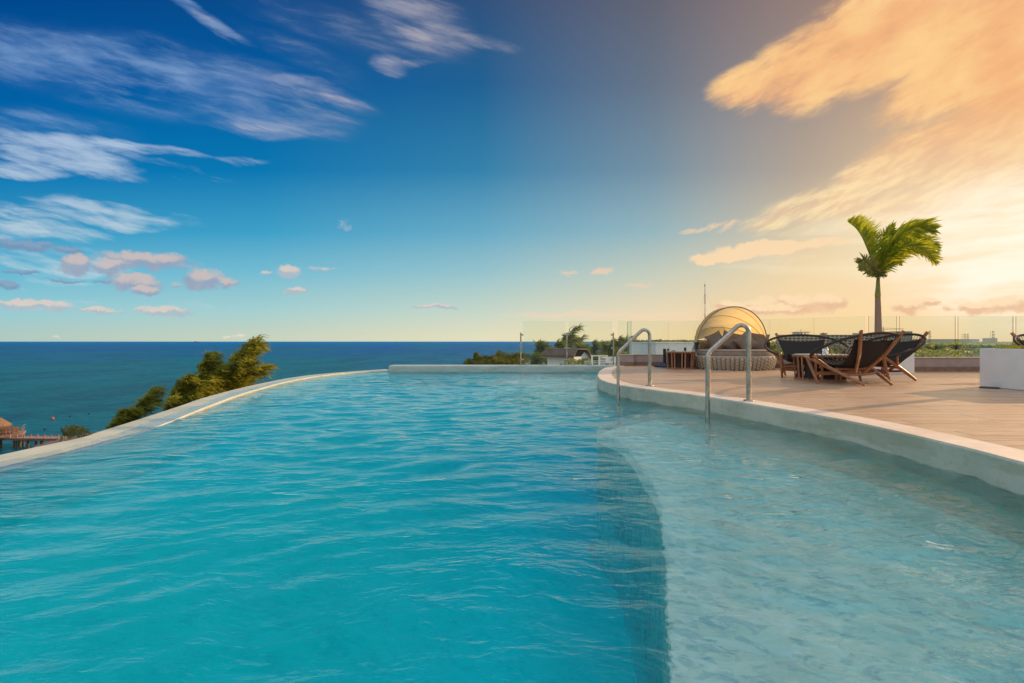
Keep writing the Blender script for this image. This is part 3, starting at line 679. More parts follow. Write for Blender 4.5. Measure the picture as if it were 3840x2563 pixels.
def make_chair():
    r_ = empty('hoop_lounge_chair')
    m = MB(); m.tube([ring(2*math.pi*i/72) for i in range(72)], .0215, 10, closed=True); m.build('hoop', m_rope, r_)
    nu, nv = 16, 28; m = MB(); vs = []
    for t in (0, -.012):
        for j in range(nv+1):
            for i in range(nu+1): q = pad(-1+2*i/nu, j/nv); vs.append((q.x, q.y, q.z+t))
    w = nu+1; N = w*(nv+1); fs = []
    for j in range(nv):
        for i in range(nu):
            a = j*w+i; fs.append((a, a+w, a+w+1, a+1)); fs.append((N+a, N+a+1, N+a+w+1, N+a+w))
    for j in range(nv):
        for i in (0, nu):
            a = j*w+i; fs.append((a, a+w, N+a+w, N+a))
    m.add(vs, fs, True); m.build('seat_sling', m_sling, r_)
    for s in (-1, 1):
        m = MB(); K = 15
        T = [R(62)-(R(62)+R(48))*i/(K-1) for i in range(K)]
        rp = [ring(t) for t in T]; rp = [Vector((s*q.x, q.y, q.z)) for q in rp]
        pp = [pad(s, .03+.90*(i/(K-1))) for i in range(K)]
        for i in range(K):
            for o in (-2, 2):
                j = i+o
                if 0 <= j < K:
                    a, b = rp[i], pp[j]; mid_ = (a+b)/2-Vector((0,0,.025))
                    m.tube([a, mid_, b], .0032, 5, caps=False)
            for fr in (.33, .62):
                k = rp[i].lerp(pp[i], fr)-Vector((0,0,.02)); m.lathe([(.0,-.009),(.0085,0),(.0,.009)], tuple(k), 5, caps=False)
        m.build('side_net', m_rope, r_)
    m = MB(); zz = []; zf = []
    for i in range(25):
        u = (-1+2*i/24)*.98
        if i % 2: a = pad(u, 0.0); zz.append(a); zf.append(pad(u, 1.0))
        else:
            a = pad(u, 0.0); zz.append(ring(R(90)-math.asin(max(-1, min(1, a.x/.715)))))
            a = pad(u, 1.0); zf.append(ring(-R(90)+math.asin(max(-1, min(1, a.x/.715)))))
    m.tube(zz, .0032, 5, caps=False, smooth=False); m.build('back_lacing', m_rope, r_)
    m = MB(); m.tube(zf, .0032, 5, caps=False, smooth=False); m.build('front_lacing', m_rope, r_)
    for s in (-1, 1):
        m = MB(); m.tube([(s*.525,-.40,.435),(s*.50,-.34,.26),(s*.47,-.24,0.0)], [.026,.027,.019], 10); m.build('front_leg', m_wood, r_)
        m = MB(); m.tube([(s*.545,-.44,.452),(s*.50,-.30,.385),(s*.42,-.02,.245),(s*.33,.26,.10),(s*.27,.42,.018)], [.024,.027,.030,.027,.021], 10); m.build('runner', m_wood, r_)
        m = MB(); m.bar((s*.075,.10,.165), (s*.27,.33,.50), .040, .028, (0,1,0), .050, .030); m.bar((s*.27,.33,.50), (s*.435,.49,.865), .050, .030, (0,1,0), .046, .028); m.build('back_strut', m_wood, r_)
        m = MB(); m.tube([Vector((s*.70,-.06,.565)), Vector((s*.60,-.22,.46)), Vector((s*.42,-.05,.255))], [.016,.022,.018], 8); m.build('side_brace', m_wood, r_)
    m = MB(); m.tube(catmull([(-.41,.0,.235),(-.2,.0,.248),(.2,.0,.248),(.41,.0,.235)], 6), .021, 8); m.build('crossbar', m_wood, r_)
    m = MB(); m.tube(catmull([(-.38,.10,.185),(-.2,.10,.165),(0,.10,.158),(.2,.10,.165),(.38,.10,.185)], 6), .021, 8); m.build('crossbar', m_wood, r_)
    m = MB(); m.bar((-.475,-.27,.16), (.475,-.27,.16), .028, .058); m.build('front_rail', m_wood, r_)
    return r_
c0 = make_chair(); GRP = 'hoop lounge chairs on the deck'
def place(o, x, y, fwd, label):              # local front is -Y
    o.location = (x, y, .003); o.rotation_euler = (0, 0, math.atan2(fwd[1], fwd[0])+math.pi/2); return tag(o, label, 'lounge chair', GRP)
place(c0, 5.75, 9.45, (-.30,-.95), 'black rope hoop chair facing the pool, beside the round daybed')
place(copy_tree(c0), 5.63, 7.98, (-.26,.96), 'hoop chair nearest the pool, seen from behind with two wooden struts crossing its black back')
place(copy_tree(c0), 6.72, 8.82, (-1,-.06), 'hoop chair seen side on in front of the white palm planter')
place(copy_tree(c0), 9.98, 8.75, (.05,-1), 'hoop chair mostly hidden behind the nearer white planter, only its strut top showing')
# ---- tables
m_top = plain('table_top_stone', (.62,.60,.54), .25, var=.06, scale=4)
def f_weave(g):
    p = g.coord('Object'); x, y, z = g.xyz(p)
    w = g.n('ShaderNodeTexWave', bands_direction='Z'); g.put(w.inputs[0], p); w.inputs['Scale'].default_value = 26
    n = g.noise(p, 30, 3)
    g.out(g.bsdf(g.mix(n, (.014,.011,.010), (.045,.036,.030)), .7, 0, g.bump(X(g, w.outputs[0]), .6, .005), .3))
m_weave = mat('black_cord_weave', f_weave)
def make_table(name, Rr, H, rot, label, loc):
    r_ = empty(name, loc, rot, label, 'coffee table' if Rr > .4 else 'side table')
    A = [R(22.5+45*i) for i in range(8)]
    def octo(mb, r1, r2, z0, z1):
        vs = []; 
        for z, rr in ((z0, r1), (z1, r2)): vs += [(rr*math.cos(a), rr*math.sin(a), z) for a in A]
        mb.add(vs, [tuple(range(8))[::-1], tuple(range(8, 16))]+[(i, (i+1) % 8, 8+(i+1) % 8, 8+i) for i in range(8)])
    m = MB(); octo(m, Rr*.93, Rr*.93, H-.006, H+.004); m.build('table_top', m_top, r_)
    m = MB(); octo(m, Rr, Rr, H-.032, H-.006)
    for i in range(8):
        a = Vector((math.cos(A[i]), math.sin(A[i]), 0)); b = Vector((math.cos(A[(i+1) % 8]), math.sin(A[(i+1) % 8]), 0))
        for k in range(16):
            q = a.lerp(b, (k+.5)/16)*(Rr*.985); n_ = (a+b).normalized(); m.bar(tuple(q+Vector((0,0,H-.052))), tuple(q+Vector((0,0,H-.031))), .007, .012, tuple(n_))
    m.build('top_rim', m_wood, r_)
    m = MB(); octo(m, Rr*.92, Rr*.92, .003, .028)
    for i in range(8):
        a = Vector((math.cos(A[i]), math.sin(A[i]), 0)); b = Vector((math.cos(A[(i+1) % 8]), math.sin(A[(i+1) % 8]), 0))
        for k in range(14):
            q = a.lerp(b, (k+.5)/14)*(Rr*.905); n_ = (a+b).normalized(); m.bar(tuple(q+Vector((0,0,.028))), tuple(q+Vector((0,0,.048))), .007, .012, tuple(n_))
    m.build('base_rim', m_wood, r_)
    for i in range(8):
        a = Vector((math.cos(A[i]), math.sin(A[i]), 0)); b = Vector((math.cos(A[(i+1) % 8]), math.sin(A[(i+1) % 8]), 0)); n_ = (a+b).normalized()
        m = MB()
        for k in (.36, .64):
            q = a.lerp(b, k); m.bar(tuple(q*(Rr*.90)+Vector((0,0,.028))), tuple(q*(Rr*.965)+Vector((0,0,H-.03))), .034 if Rr < .4 else .036, .016, tuple(n_))
        m.build('slat_pair', m_wood, r_)
        m = MB()                               # woven cord panels, waisted, on both sides of the slats
        for k0, k1 in ((.0, .345), (.655, 1.0)):
            vs = []; 
            for j in range(9):
                z = .03+(H-.062)*j/8; rr = Rr*(.88+.06*(j/8))-.035*math.sin(math.pi*j/8)*(Rr/.43)
                for k in (k0, k1): q = a.lerp(b, k)*rr; vs.append((q.x, q.y, z))
            for j in range(9):
                z = vs[j*2][2]
                for k in (0, 1): q = Vector(vs[j*2+k])-n_*.012; vs.append((q.x, q.y, z))
            fs = [(2*j, 2*j+1, 2*j+3, 2*j+2) for j in range(8)]+[(18+2*j+1, 18+2*j, 18+2*j+2, 18+2*j+3) for j in range(8)]+[(2*j, 2*j+2, 18+2*j+2, 18+2*j) for j in range(8)]+[(2*j+3, 2*j+1, 18+2*j+1, 18+2*j+3) for j in range(8)]
            m.add(vs, fs, False)
        m.build('cord_panel', m_weave, r_)
    return r_
t1 = make_table('side_table', .375, .455, R(-6), 'octagonal wooden side table with black cord panels, left of the round daybed', (4.32,12.4,0))
t2 = make_table('coffee_table', .47, .465, R(10), 'octagonal wooden coffee table with pale top, set among the hoop chairs', (5.62,8.82,0))
m_black = plain('black_metal', (.02,.02,.022), .45, .4, var=.2)
m = MB(); m.lathe([(.030,0),(.030,.085),(.024,.088),(.022,.075)], (0,0,0), 20); cd_ = m.build('candle_holder', m_black, None, (4.405,12.3,.460)); tag(cd_, 'small black cylinder candle holder on the side table', 'candle holder')
m = MB(); m.lathe([(.05,0),(.055,.012),(.048,.014),(.02,.006)], (0,0,0), 20); q = m.build('ashtray', m_black, None, (4.10,12.28,.460)); tag(q, 'low dark ashtray on the left rim of the side table', 'ashtray')
jar = empty('lantern', (5.78,8.92,.470), 0, 'small lantern with a pale shade and brown top on the coffee table', 'lantern')
m = MB(); m.lathe([(.045,0),(.052,.03),(.050,.085),(.036,.10)], (0,0,0), 20); m.build('shade', plain('lamp_glass', (.8,.78,.72), .2), jar)
m = MB(); m.lathe([(.038,.10),(.034,.122),(.01,.13)], (0,0,0), 16); m.build('lid', m_wood, jar)
# ---- parasol foot
ub = empty('parasol_base', (4.25,13.25,0), 0, 'black parasol stand without its parasol, by the low wall', 'parasol base')
m = MB(); m.lathe([(.34,.003),(.36,.03),(.345,.06),(.22,.075),(.19,.105),(.08,.12)], (0,0,0), 36); m.build('foot_plate', plain('dark_blue_metal', (.03,.04,.07), .4, .3), ub)
m = MB(); m.tube([(-.07,0,.10),(-.07,0,.50)], .040, 20); m.build('sleeve', m_black, ub)
m = MB(); m.tube([(.03,.0,.10),(.03,.0,.50)], .030, 16); m.lathe([(.036,.30),(.036,.34)], (.03,0,0), 12); m.build('sleeve', m_black, ub)
m = MB(); m.tube([(.05,-.02,.40),(.11,-.03,.40)], .012, 8); m.build('knob', m_black, ub)
# ---- daybed
def f_strap(g):
    p = g.coord('Object'); n = g.noise(p, 18, 4, .6)
    g.out(g.bsdf(g.mix(n, (.30,.235,.17), (.46,.38,.28)), .75, 0, g.bump(g.noise(p, 120, 3), .3, .003), .3))
m_strap = mat('taupe_rope', f_strap)
def fabric(name, c1, c2):
    def f(g):
        p = g.coord('Object'); n = g.noise(p, 5, 4, .6); w = g.noise(p, 240, 2, .5)
        c = g.mix(g.rng(n, .3, .7), c1, c2); c = g.mix(w*.35, c, tuple(v*.6 for v in c1))
        g.out(g.bsdf(c, .9, 0, g.bump(w*.5+g.noise(p, 14, 4, .6)*1.2, .35, .006), .15))
    return mat(name, f)
m_fab = fabric('taupe_fabric', (.26,.19,.155), (.34,.26,.21))
m_pil = fabric('pillow_fabric', (.20,.14,.105), (.27,.20,.15))
DB = (5.70, 12.52)
db = empty('round_daybed', (DB[0], DB[1], 0), 0, 'round woven daybed with an arched yellow canopy by the glass balustrade', 'daybed')
def brad(z): return .90+.085*math.sin(math.pi*min(1, (z+.02)/.62))
def btop(a):                                  # a: angle, back is +90 deg
    return .315+.36*max(0, min(1, (math.sin(a)+.12)/.50))**1.0*(1 if math.sin(a) > -.12 else 0)
m = MB(); core = MB()
NC = 60; RH = .064
for i in range(NC):
    a = 2*math.pi*i/NC; top = btop(a); z = .03+(RH/2 if i % 2 else 0); ca, sa = math.cos(a), math.sin(a)
    while z < top:
        r0 = brad(z); w_ = math.pi*r0/NC*1.02; h_ = RH*.96
        vs = []
        for (dz, k) in ((-1,.0),(-.6,.75),(0,1),(.6,.75),(1,.0)):
            for (dx, dp) in ((-1,0),(-.5,.8),(.5,.8),(1,0)):
                kk = max(k, .12); rr = r0+.036*dp*kk; t = dx*w_*kk
                vs.append((rr*ca-t*sa, rr*sa+t*ca, z+dz*h_))
        fs = [(4*j+k, 4*j+k+1, 4*(j+1)+k+1, 4*(j+1)+k) for j in range(4) for k in range(3)]
        m.add(vs, fs, True)
        if top > .4 and z > .40:               # inside face of the raised back
            vs2 = [(v[0]*(2*(r0-.05)-math.hypot(v[0], v[1]))/math.hypot(v[0], v[1]), v[1]*(2*(r0-.05)-math.hypot(v[0], v[1]))/math.hypot(v[0], v[1]), v[2]) for v in vs]
            m.add(vs2, [tuple(reversed(f)) for f in fs], True)
        z += RH
m.tube([((brad(btop(a))-.02)*math.cos(a), (brad(btop(a))-.02)*math.sin(a), btop(a)) for a in [2*math.pi*i/96 for i in range(96)]], .030, 8, closed=True)
m.build('woven_base', m_strap, db)
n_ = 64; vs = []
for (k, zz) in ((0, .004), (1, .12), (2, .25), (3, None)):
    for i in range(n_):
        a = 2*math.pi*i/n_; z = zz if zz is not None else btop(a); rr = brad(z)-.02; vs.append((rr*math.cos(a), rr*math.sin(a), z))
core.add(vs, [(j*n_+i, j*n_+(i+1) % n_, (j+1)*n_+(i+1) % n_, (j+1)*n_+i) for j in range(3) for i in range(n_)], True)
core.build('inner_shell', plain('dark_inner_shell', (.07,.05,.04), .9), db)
m = MB(); m.lathe([(.80,.29),(.90,.305),(.925,.34),(.925,.44),(.91,.478),(.86,.495),(.4,.50),(.0,.502)], (0,-.02,0), 64, caps=False)
m.tube([(.925*math.cos(2*math.pi*i/64), .925*math.sin(2*math.pi*i/64)-.02, .465) for i in range(64)], .008, 6, closed=True)
m.build('mattress', m_fab, db)
def f_can(g):
    p = g.coord('Object'); n = g.noise(g.map(p, rot=(0,.5,0), scale=(1,1,5)), 3.5, 6, .6, .7); w = g.noise(p, 200, 2)
    c = g.mix(n, (.60,.44,.20), (.72,.56,.28))
    nm = g.bump(g.noise(g.map(p, rot=(.3,.5,0), scale=(1,1,7)), 3, 5, .6, .8), .5, .03)
    df = g.n('ShaderNodeBsdfDiffuse'); g.put(df.inputs[0], c); g.put(df.inputs['Normal'], nm)
    tl = g.n('ShaderNodeBsdfTranslucent'); g.put(tl.inputs[0], g.mix(n, (.85,.62,.28), (.92,.72,.38))); g.put(tl.inputs['Normal'], nm)
    mx = g.n('ShaderNodeMixShader'); mx.inputs[0].default_value = .62; g.t.links.new(df.outputs[0], mx.inputs[1]); g.t.links.new(tl.outputs[0], mx.inputs[2])
    g.out(X(g, mx.outputs[0]))
m_can = mat('canopy_fabric', f_can)
m_ribf = plain('rib_fabric', (.55,.40,.17), .8)
ZP = .62
def rib(theta, t, sag=0):
    a, h = .905, 1.0-.04*abs(theta-.2)
    return Vector((a*math.cos(t)*(1-.0*sag), .02+(h*math.sin(t)-sag)*math.sin(theta)+.0, ZP+(h*math.sin(t)-sag*math.sin(t))*math.cos(theta)))
TH = [R(-8), R(12), R(36), R(60), R(78)]
m = MB(); NT_ = 40; rows = []
for k in range(len(TH)-1):
    for j in range(6):
        f = j/6; th = TH[k]*(1-f)+TH[k+1]*f; rows.append([rib(th, math.pi*i/NT_, .045*math.sin(math.pi*f)) for i in range(NT_+1)])
rows.append([rib(TH[-1], math.pi*i/NT_) for i in range(NT_+1)])
w = NT_+1; vs = [v for r0 in rows for v in r0]
m.add(vs, [(j*w+i, j*w+i+1, (j+1)*w+i+1, (j+1)*w+i) for j in range(len(rows)-1) for i in range(NT_)], True)
m.build('canopy', m_can, db)
for k, th in enumerate(TH):
    m = MB(); m.tube([rib(th, math.pi*i/48)+Vector((0,.012 if k else -.004,-.006)) for i in range(49)], .014 if k == 0 else .007, 8)
    m.build('canopy_rib', m_fab if k == 0 else m_ribf, db)
for s in (-1, 1):
    m = MB(); m.box(s*.93-.03, s*.93+.03, -.05, .06, .50, .68, bev=.012); m.build('hinge', m_black, db)
# pillows
def pillow_mesh(w, seed):
    rr = random.Random(seed); n = 14; vs = []; ph = rr.random()*6
    for s in (1, -1):
        for j in range(n+1):
            for i in range(n+1):
                u, v = -1+2*i/n, -1+2*j/n
                pin = 1-.10*(1-abs(u)**3)*abs(v)**6-.0
                x = u*(1-.09*(1-abs(v)**2.2)*abs(u)**5)*w/2; z = v*(1-.09*(1-abs(u)**2.2)*abs(v)**5)*w/2
                th = ((1-u*u)*(1-v*v))**.42*w*.155+.004*math.sin(9*u+ph)*math.cos(7*v)
                vs.append((x, s*max(th, .002), z))
    w_ = n+1; N = w_*w_; fs = []
    for j in range(n):
        for i in range(n):
            a = j*w_+i; fs.append((a, a+w_, a+w_+1, a+1)); fs.append((N+a, N+a+1, N+a+w_+1, N+a+w_))
    m = MB(); m.add(vs, fs, True); return m
def pillow(px, py, d, w, roll, tilt, yaw, label, seed):
    x = (px-CX)/F*d; z = CAMZ-(py-CY)*d/F
    o = pillow_mesh(w, seed).build('pillow', m_pil); o.location = (x, d, z)
    o.rotation_euler = (Matrix.Rotation(R(yaw), 4, 'Z') @ Matrix.Rotation(R(-tilt), 4, 'X') @ Matrix.Rotation(R(roll), 4, 'Y')).to_euler()
    tag(o, label, 'pillow', 'taupe pillows on the daybed')
pillow(2766, 1281, 12.90, .46, 10, 14, 0, 'pillow standing behind the others in the middle of the daybed', 5)
pillow(2687, 1281, 12.66, .50, -22, 20, 10, 'leftmost pillow on the daybed, tipped against the woven arm', 1)
pillow(2737, 1278, 12.62, .47, 24, 16, 4, 'pillow second from the left on the daybed, leaning right with its corner up', 2)
pillow(2846, 1283, 12.62, .50, 8, 18, -12, 'rightmost pillow on the daybed, upright against the canopy side', 4)
pillow(2797, 1283, 12.40, .46, -36, 20, -4, 'front pillow of the daybed resting on one corner right of the middle', 3)
# ---- planters
m_plant = plain('planter_render', (.74,.73,.70), .85, var=.05, scale=3, bump=.18)
m_soil = plain('soil', (.05,.035,.02), .95)
def planter(x0, x1, y0, y1, h, label):
    r_ = empty('planter', ((x0+x1)/2, (y0+y1)/2, 0), 0, label, 'planter', 'white square planters')
    a, b = (x1-x0)/2, (y1-y0)/2; t = .06; m = MB()
    o_ = [(-a,-b),(a,-b),(a,b),(-a,b)]; i_ = [(-a+t,-b+t),(a-t,-b+t),(a-t,b-t),(-a+t,b-t)]
    vs = [(p[0],p[1],.003) for p in o_]+[(p[0],p[1],h) for p in o_]+[(p[0],p[1],h) for p in i_]+[(p[0],p[1],h-.2) for p in i_]
    fs = [(3,2,1,0)]
    for k in range(4):
        l = (k+1) % 4; fs += [(k,l,4+l,4+k),(4+k,4+l,8+l,8+k),(8+k,8+l,12+l,12+k)]
    m.add(vs, fs); ob = m.build('box', m_plant, r_)
    bv = ob.modifiers.new('b', 'BEVEL'); bv.width = .008; bv.segments = 2; bv.limit_method = 'ANGLE'
    m = MB(); m.add([(p[0],p[1],h-.05) for p in i_], [(0,1,2,3)]); m.build('soil', m_soil, r_); return r_
planter(7.80, 8.66, 10.40, 11.20, .59, 'white square planter holding the palm tree, behind the hoop chairs')
planter(7.28, 8.45, 6.40, 7.53, .592, 'large white planter at the right edge of the picture, grass on top')
m = MB(); m.lathe([(.115,.004),(.115,.014),(.10,.018),(0,.019)], (0,0,0), 28); dc = m.build('drain_cover', plain('dark_brown_metal', (.05,.03,.025), .5, .3), None, (7.16,7.25,0)); tag(dc, 'flat dark round disc on the deck at the foot of the nearer white planter', 'drain cover')
# ---------------------------------------------------------------- plants
def leafmat(name, c1, c2, trans=.35, scale=3):
    def f(g):
        p = g.pos(); n = g.noise(p, scale, 4, .6); n2 = g.noise(p, scale*7, 3, .6)
        c = g.mix(g.rng(n*.6+n2*.4, .35, .65), c1, c2)
        df = g.n('ShaderNodeBsdfPrincipled'); g.put(df.inputs['Base Color'], c); df.inputs['Roughness'].default_value = .5; df.inputs['Specular IOR Level'].default_value = .25
        tl = g.n('ShaderNodeBsdfTranslucent'); g.put(tl.inputs[0], g.v('SCALE', c, 1.5))
        mx = g.n('ShaderNodeMixShader'); mx.inputs[0].default_value = trans; g.t.links.new(df.outputs[0], mx.inputs[1]); g.t.links.new(tl.outputs[0], mx.inputs[2])
        g.out(X(g, mx.outputs[0]))
    return mat(name, f)
m_palm = leafmat('palm_leaf', (.16,.22,.010), (.46,.44,.03), .55, 2)
m_palmdry = leafmat('palm_leaf_dry', (.22,.24,.06), (.44,.40,.14), .4, 2)
def f_trunk(g):
    p = g.coord('Object'); z = g.xyz(p)[2]
    w = g.n('ShaderNodeTexWave', bands_direction='Z'); g.put(w.inputs[0], p); w.inputs['Scale'].default_value = 7; w.inputs['Distortion'].default_value = 1.5; w.inputs['Detail'].default_value = 3
    n = g.noise(g.map(p, scale=(1,1,4)), 9, 5, .65); f_ = X(g, w.outputs[0])
    c = g.mix(g.rng(f_*.6+n*.5, .3, .8), (.24,.16,.11), (.36,.26,.19))
    g.out(g.bsdf(c, .85, 0, g.bump(f_*.4+n, .5, .008), .2))
m_trunk = mat('palm_trunk', f_trunk)
m_shaft = plain('palm_crownshaft', (.20,.20,.03), .45, var=.3, scale=4)
def quads(name, Q, mt, parent=None, mi=None, smooth=False):
    Q = np.asarray(Q, float).reshape(-1, 4, 3)
    return mesh_np(name, Q.reshape(-1, 3), np.arange(len(Q)*4).reshape(-1, 4), mt, parent, smooth, mi)
def frond(Q, pts, L0, wind, rr, side=(1,1), w0=.023, n=66, droop=.35, tubes=None):
    P = [Vector(p) for p in catmull(pts, 8)]; m_ = len(P)
    for k in range(n):
        t = .10+.90*k/(n-1); i = min(m_-2, int(t*(m_-1))); f = t*(m_-1)-i
        p = P[i].lerp(P[i+1], f); d = (P[i+1]-P[i]).normalized()
        nrm = d.cross(Vector((0,1,0))).normalized()
        L = L0*(math.sin(math.pi*min(.97, .18+.78*t))**.7)*(.85+.3*rr.random())
        for s in (-1, 1):
            if side[0 if s < 0 else 1] <= 0: continue
            v = (d*.55+nrm*s*.75*side[0 if s < 0 else 1]+Vector((0, rr.uniform(-.55,.55), 0))+Vector(wind)*(.6+.5*rr.random())+Vector((rr.uniform(-.12,.12),0,rr.uniform(-.12,.12)))).normalized()
            up = Vector((rr.uniform(-.4,.4), -1, rr.uniform(-.5,.5))); w = w0*(.8+.4*rr.random())
            a = p; segs = 4; cur = a; dirv = v; prev = None
            for q in range(segs+1):
                x = q/segs; ww = w*(.55+.9*x*(1-x)*2-.5*x) if q < segs else .001
                c = dirv.cross(up).normalized()*ww
                e = (cur-c, cur+c)
                if prev is not None: Q.append([prev[0], prev[1], e[1], e[0]])
                prev = e; cur = cur+dirv*(L/segs); dirv = (dirv+Vector((0,0,-droop*L*.55))+Vector(wind)*.06).normalized()
    if tubes is not None: tubes.tube(P, [.012*(1-.75*i/(m_-1)) for i in range(m_)], 6)
def palm(x, y, z0, zt, zs, fronds, label, group=None, seed=1, r0=.078, r1=.052):
    rr = random.Random(seed); p_ = empty('palm_tree', (x, y, z0), 0, label, 'palm tree', group)
    m = MB(); N = 16; pts = [(-.012*(i/N)**2, 0, (zt-z0)*i/N) for i in range(N+1)]
    m.tube(pts, [r0*(1.12 if i == 0 else 1)-(r0-r1)*(i/N) + (.0015 if i % 2 else 0) for i in range(N+1)], 18); m.build('trunk', m_trunk, p_)
    tx = pts[-1][0]; m = MB(); m.tube([(tx,0,zt-z0-.01),(tx,0,zt-z0+.06),(tx+.005,0,(zt+zs)/2-z0),(tx+.01,0,zs-z0),(tx+.01,0,zs-z0+.25)], [r1*1.0,r1*1.12,r1*.85,r1*.62,r1*.35], 16); m.build('crownshaft', m_shaft, p_)
    for (pts_, L, wind, side, dry) in fronds:
        Q = []; tb = MB(); frond(Q, [Vector(q)-Vector((x,y,z0)) for q in pts_], L, wind, rr, side, tubes=tb)
        f_ = quads('frond', Q, m_palmdry if dry else m_palm, p_); tb.build('midrib', m_shaft, f_)
PD = 10.85
def pp(px, py, dy=0): d = PD+dy; return ((px-CX)/F*d, d, CAMZ-(py-CY)*d/F)
W_ = (.85,0,.05)
FR = [
 ([pp(3289,1032),pp(3270,975,-.1),pp(3246,915,-.25),pp(3215,862,-.4),pp(3180,832,-.5)], .46, (.80,0,.42), (1.0,0), 0),
 ([pp(3288,1035),pp(3266,968,.15),pp(3238,900,.3),pp(3214,850,.45),pp(3196,826,.5)], .42, (.80,0,.30), (1.0,0), 0),
 ([pp(3292,1030),pp(3318,950,-.2),pp(3370,885,-.4),pp(3440,850,-.5),pp(3500,858,-.6)], .50, (.95,0,-.10), (.8,.9), 0),
 ([pp(3292,1030),pp(3312,940,.2),pp(3350,880,.4),pp(3410,848,.5),pp(3480,838,.6)], .48, (1.0,0,.1), (.9,.8), 0),
 ([pp(3293,1030),pp(3330,965,-.3),pp(3395,925,-.6),pp(3460,935,-.7),pp(3505,980,-.8)], .42, (.8,0,-.15), (.9,.8), 0),
 ([pp(3293,1030),pp(3335,962,.3),pp(3400,905,.5),pp(3465,900,.6),pp(3515,930,.7)], .46, (.95,0,-.12), (.9,.9), 0),
 ([pp(3293,1025),pp(3305,950,0),pp(3322,895,.1),pp(3342,856,.2)], .42, (.6,0,.15), (.9,.9), 0),
 ([pp(3294,1028),pp(3320,985,.2),pp(3350,968,.3),pp(3376,985,.3)], .26, (.6,0,-.15), (.8,.8), 0),
 ([pp(3288,1036),pp(3264,1000,-.1),pp(3240,975,-.2),pp(3222,985,-.3)], .22, (.1,0,-.35), (.9,.8), 1),
 ([pp(3288,1038),pp(3266,1008,.15),pp(3246,990,.3),pp(3228,1010,.3)], .20, (.15,0,-.4), (.8,.8), 1),
 ([pp(3291,1036),pp(3300,1024,-.1),pp(3312,1030,-.2)], .15, (.2,0,-.3), (.8,.8), 1),
]
palm(8.22, PD, .53, 1.675, 2.16, FR, 'windblown palm tree with ringed trunk in the white planter', seed=4)
# the second planter's palm stands just outside the picture; its trunk shadow crosses the deck
OX = (7.84, 7.14); FR2 = []
for (a0, L_) in ((-25,1.3),(5,1.5),(30,1.4),(15,1.2),(-60,1.1)):
    dx, dy = math.cos(R(a0)), math.sin(R(a0))
    FR2.append(([(OX[0],OX[1],3.1),(OX[0]+dx*.4+.1,OX[1]+dy*.4,3.6),(OX[0]+dx*.9,OX[1]+dy*.9,3.8),(OX[0]+dx*L_,OX[1]+dy*L_,3.5)], .45, (.8,0,-.1), (.9,.9), 0))
palm(OX[0], OX[1], .53, 2.5, 3.1, FR2, 'palm tree in the nearer white planter, its trunk just past the right edge', seed=9)
# grass on the near planter
rr = random.Random(3); Q = []
for i in range(5200):
    x = rr.uniform(7.35, 8.38); y = rr.uniform(6.47, 7.46); h = .045+.05*rr.random(); a = rr.random()*6.28; w = .004
    b = Vector((x, y, .53)); t = b+Vector((rr.uniform(-.03,.05), rr.uniform(-.03,.03), h+.02)); c = Vector((math.cos(a), math.sin(a), 0))*w
    Q.append([b-c, b+c, t+c*.2, t-c*.2])
gr = quads('planter_grass', Q, leafmat('grass_blade', (.14,.16,.01), (.30,.28,.02), .4, 6)); tag(gr, 'short yellow green grass growing in the nearer white planter', 'grass', kind='stuff')
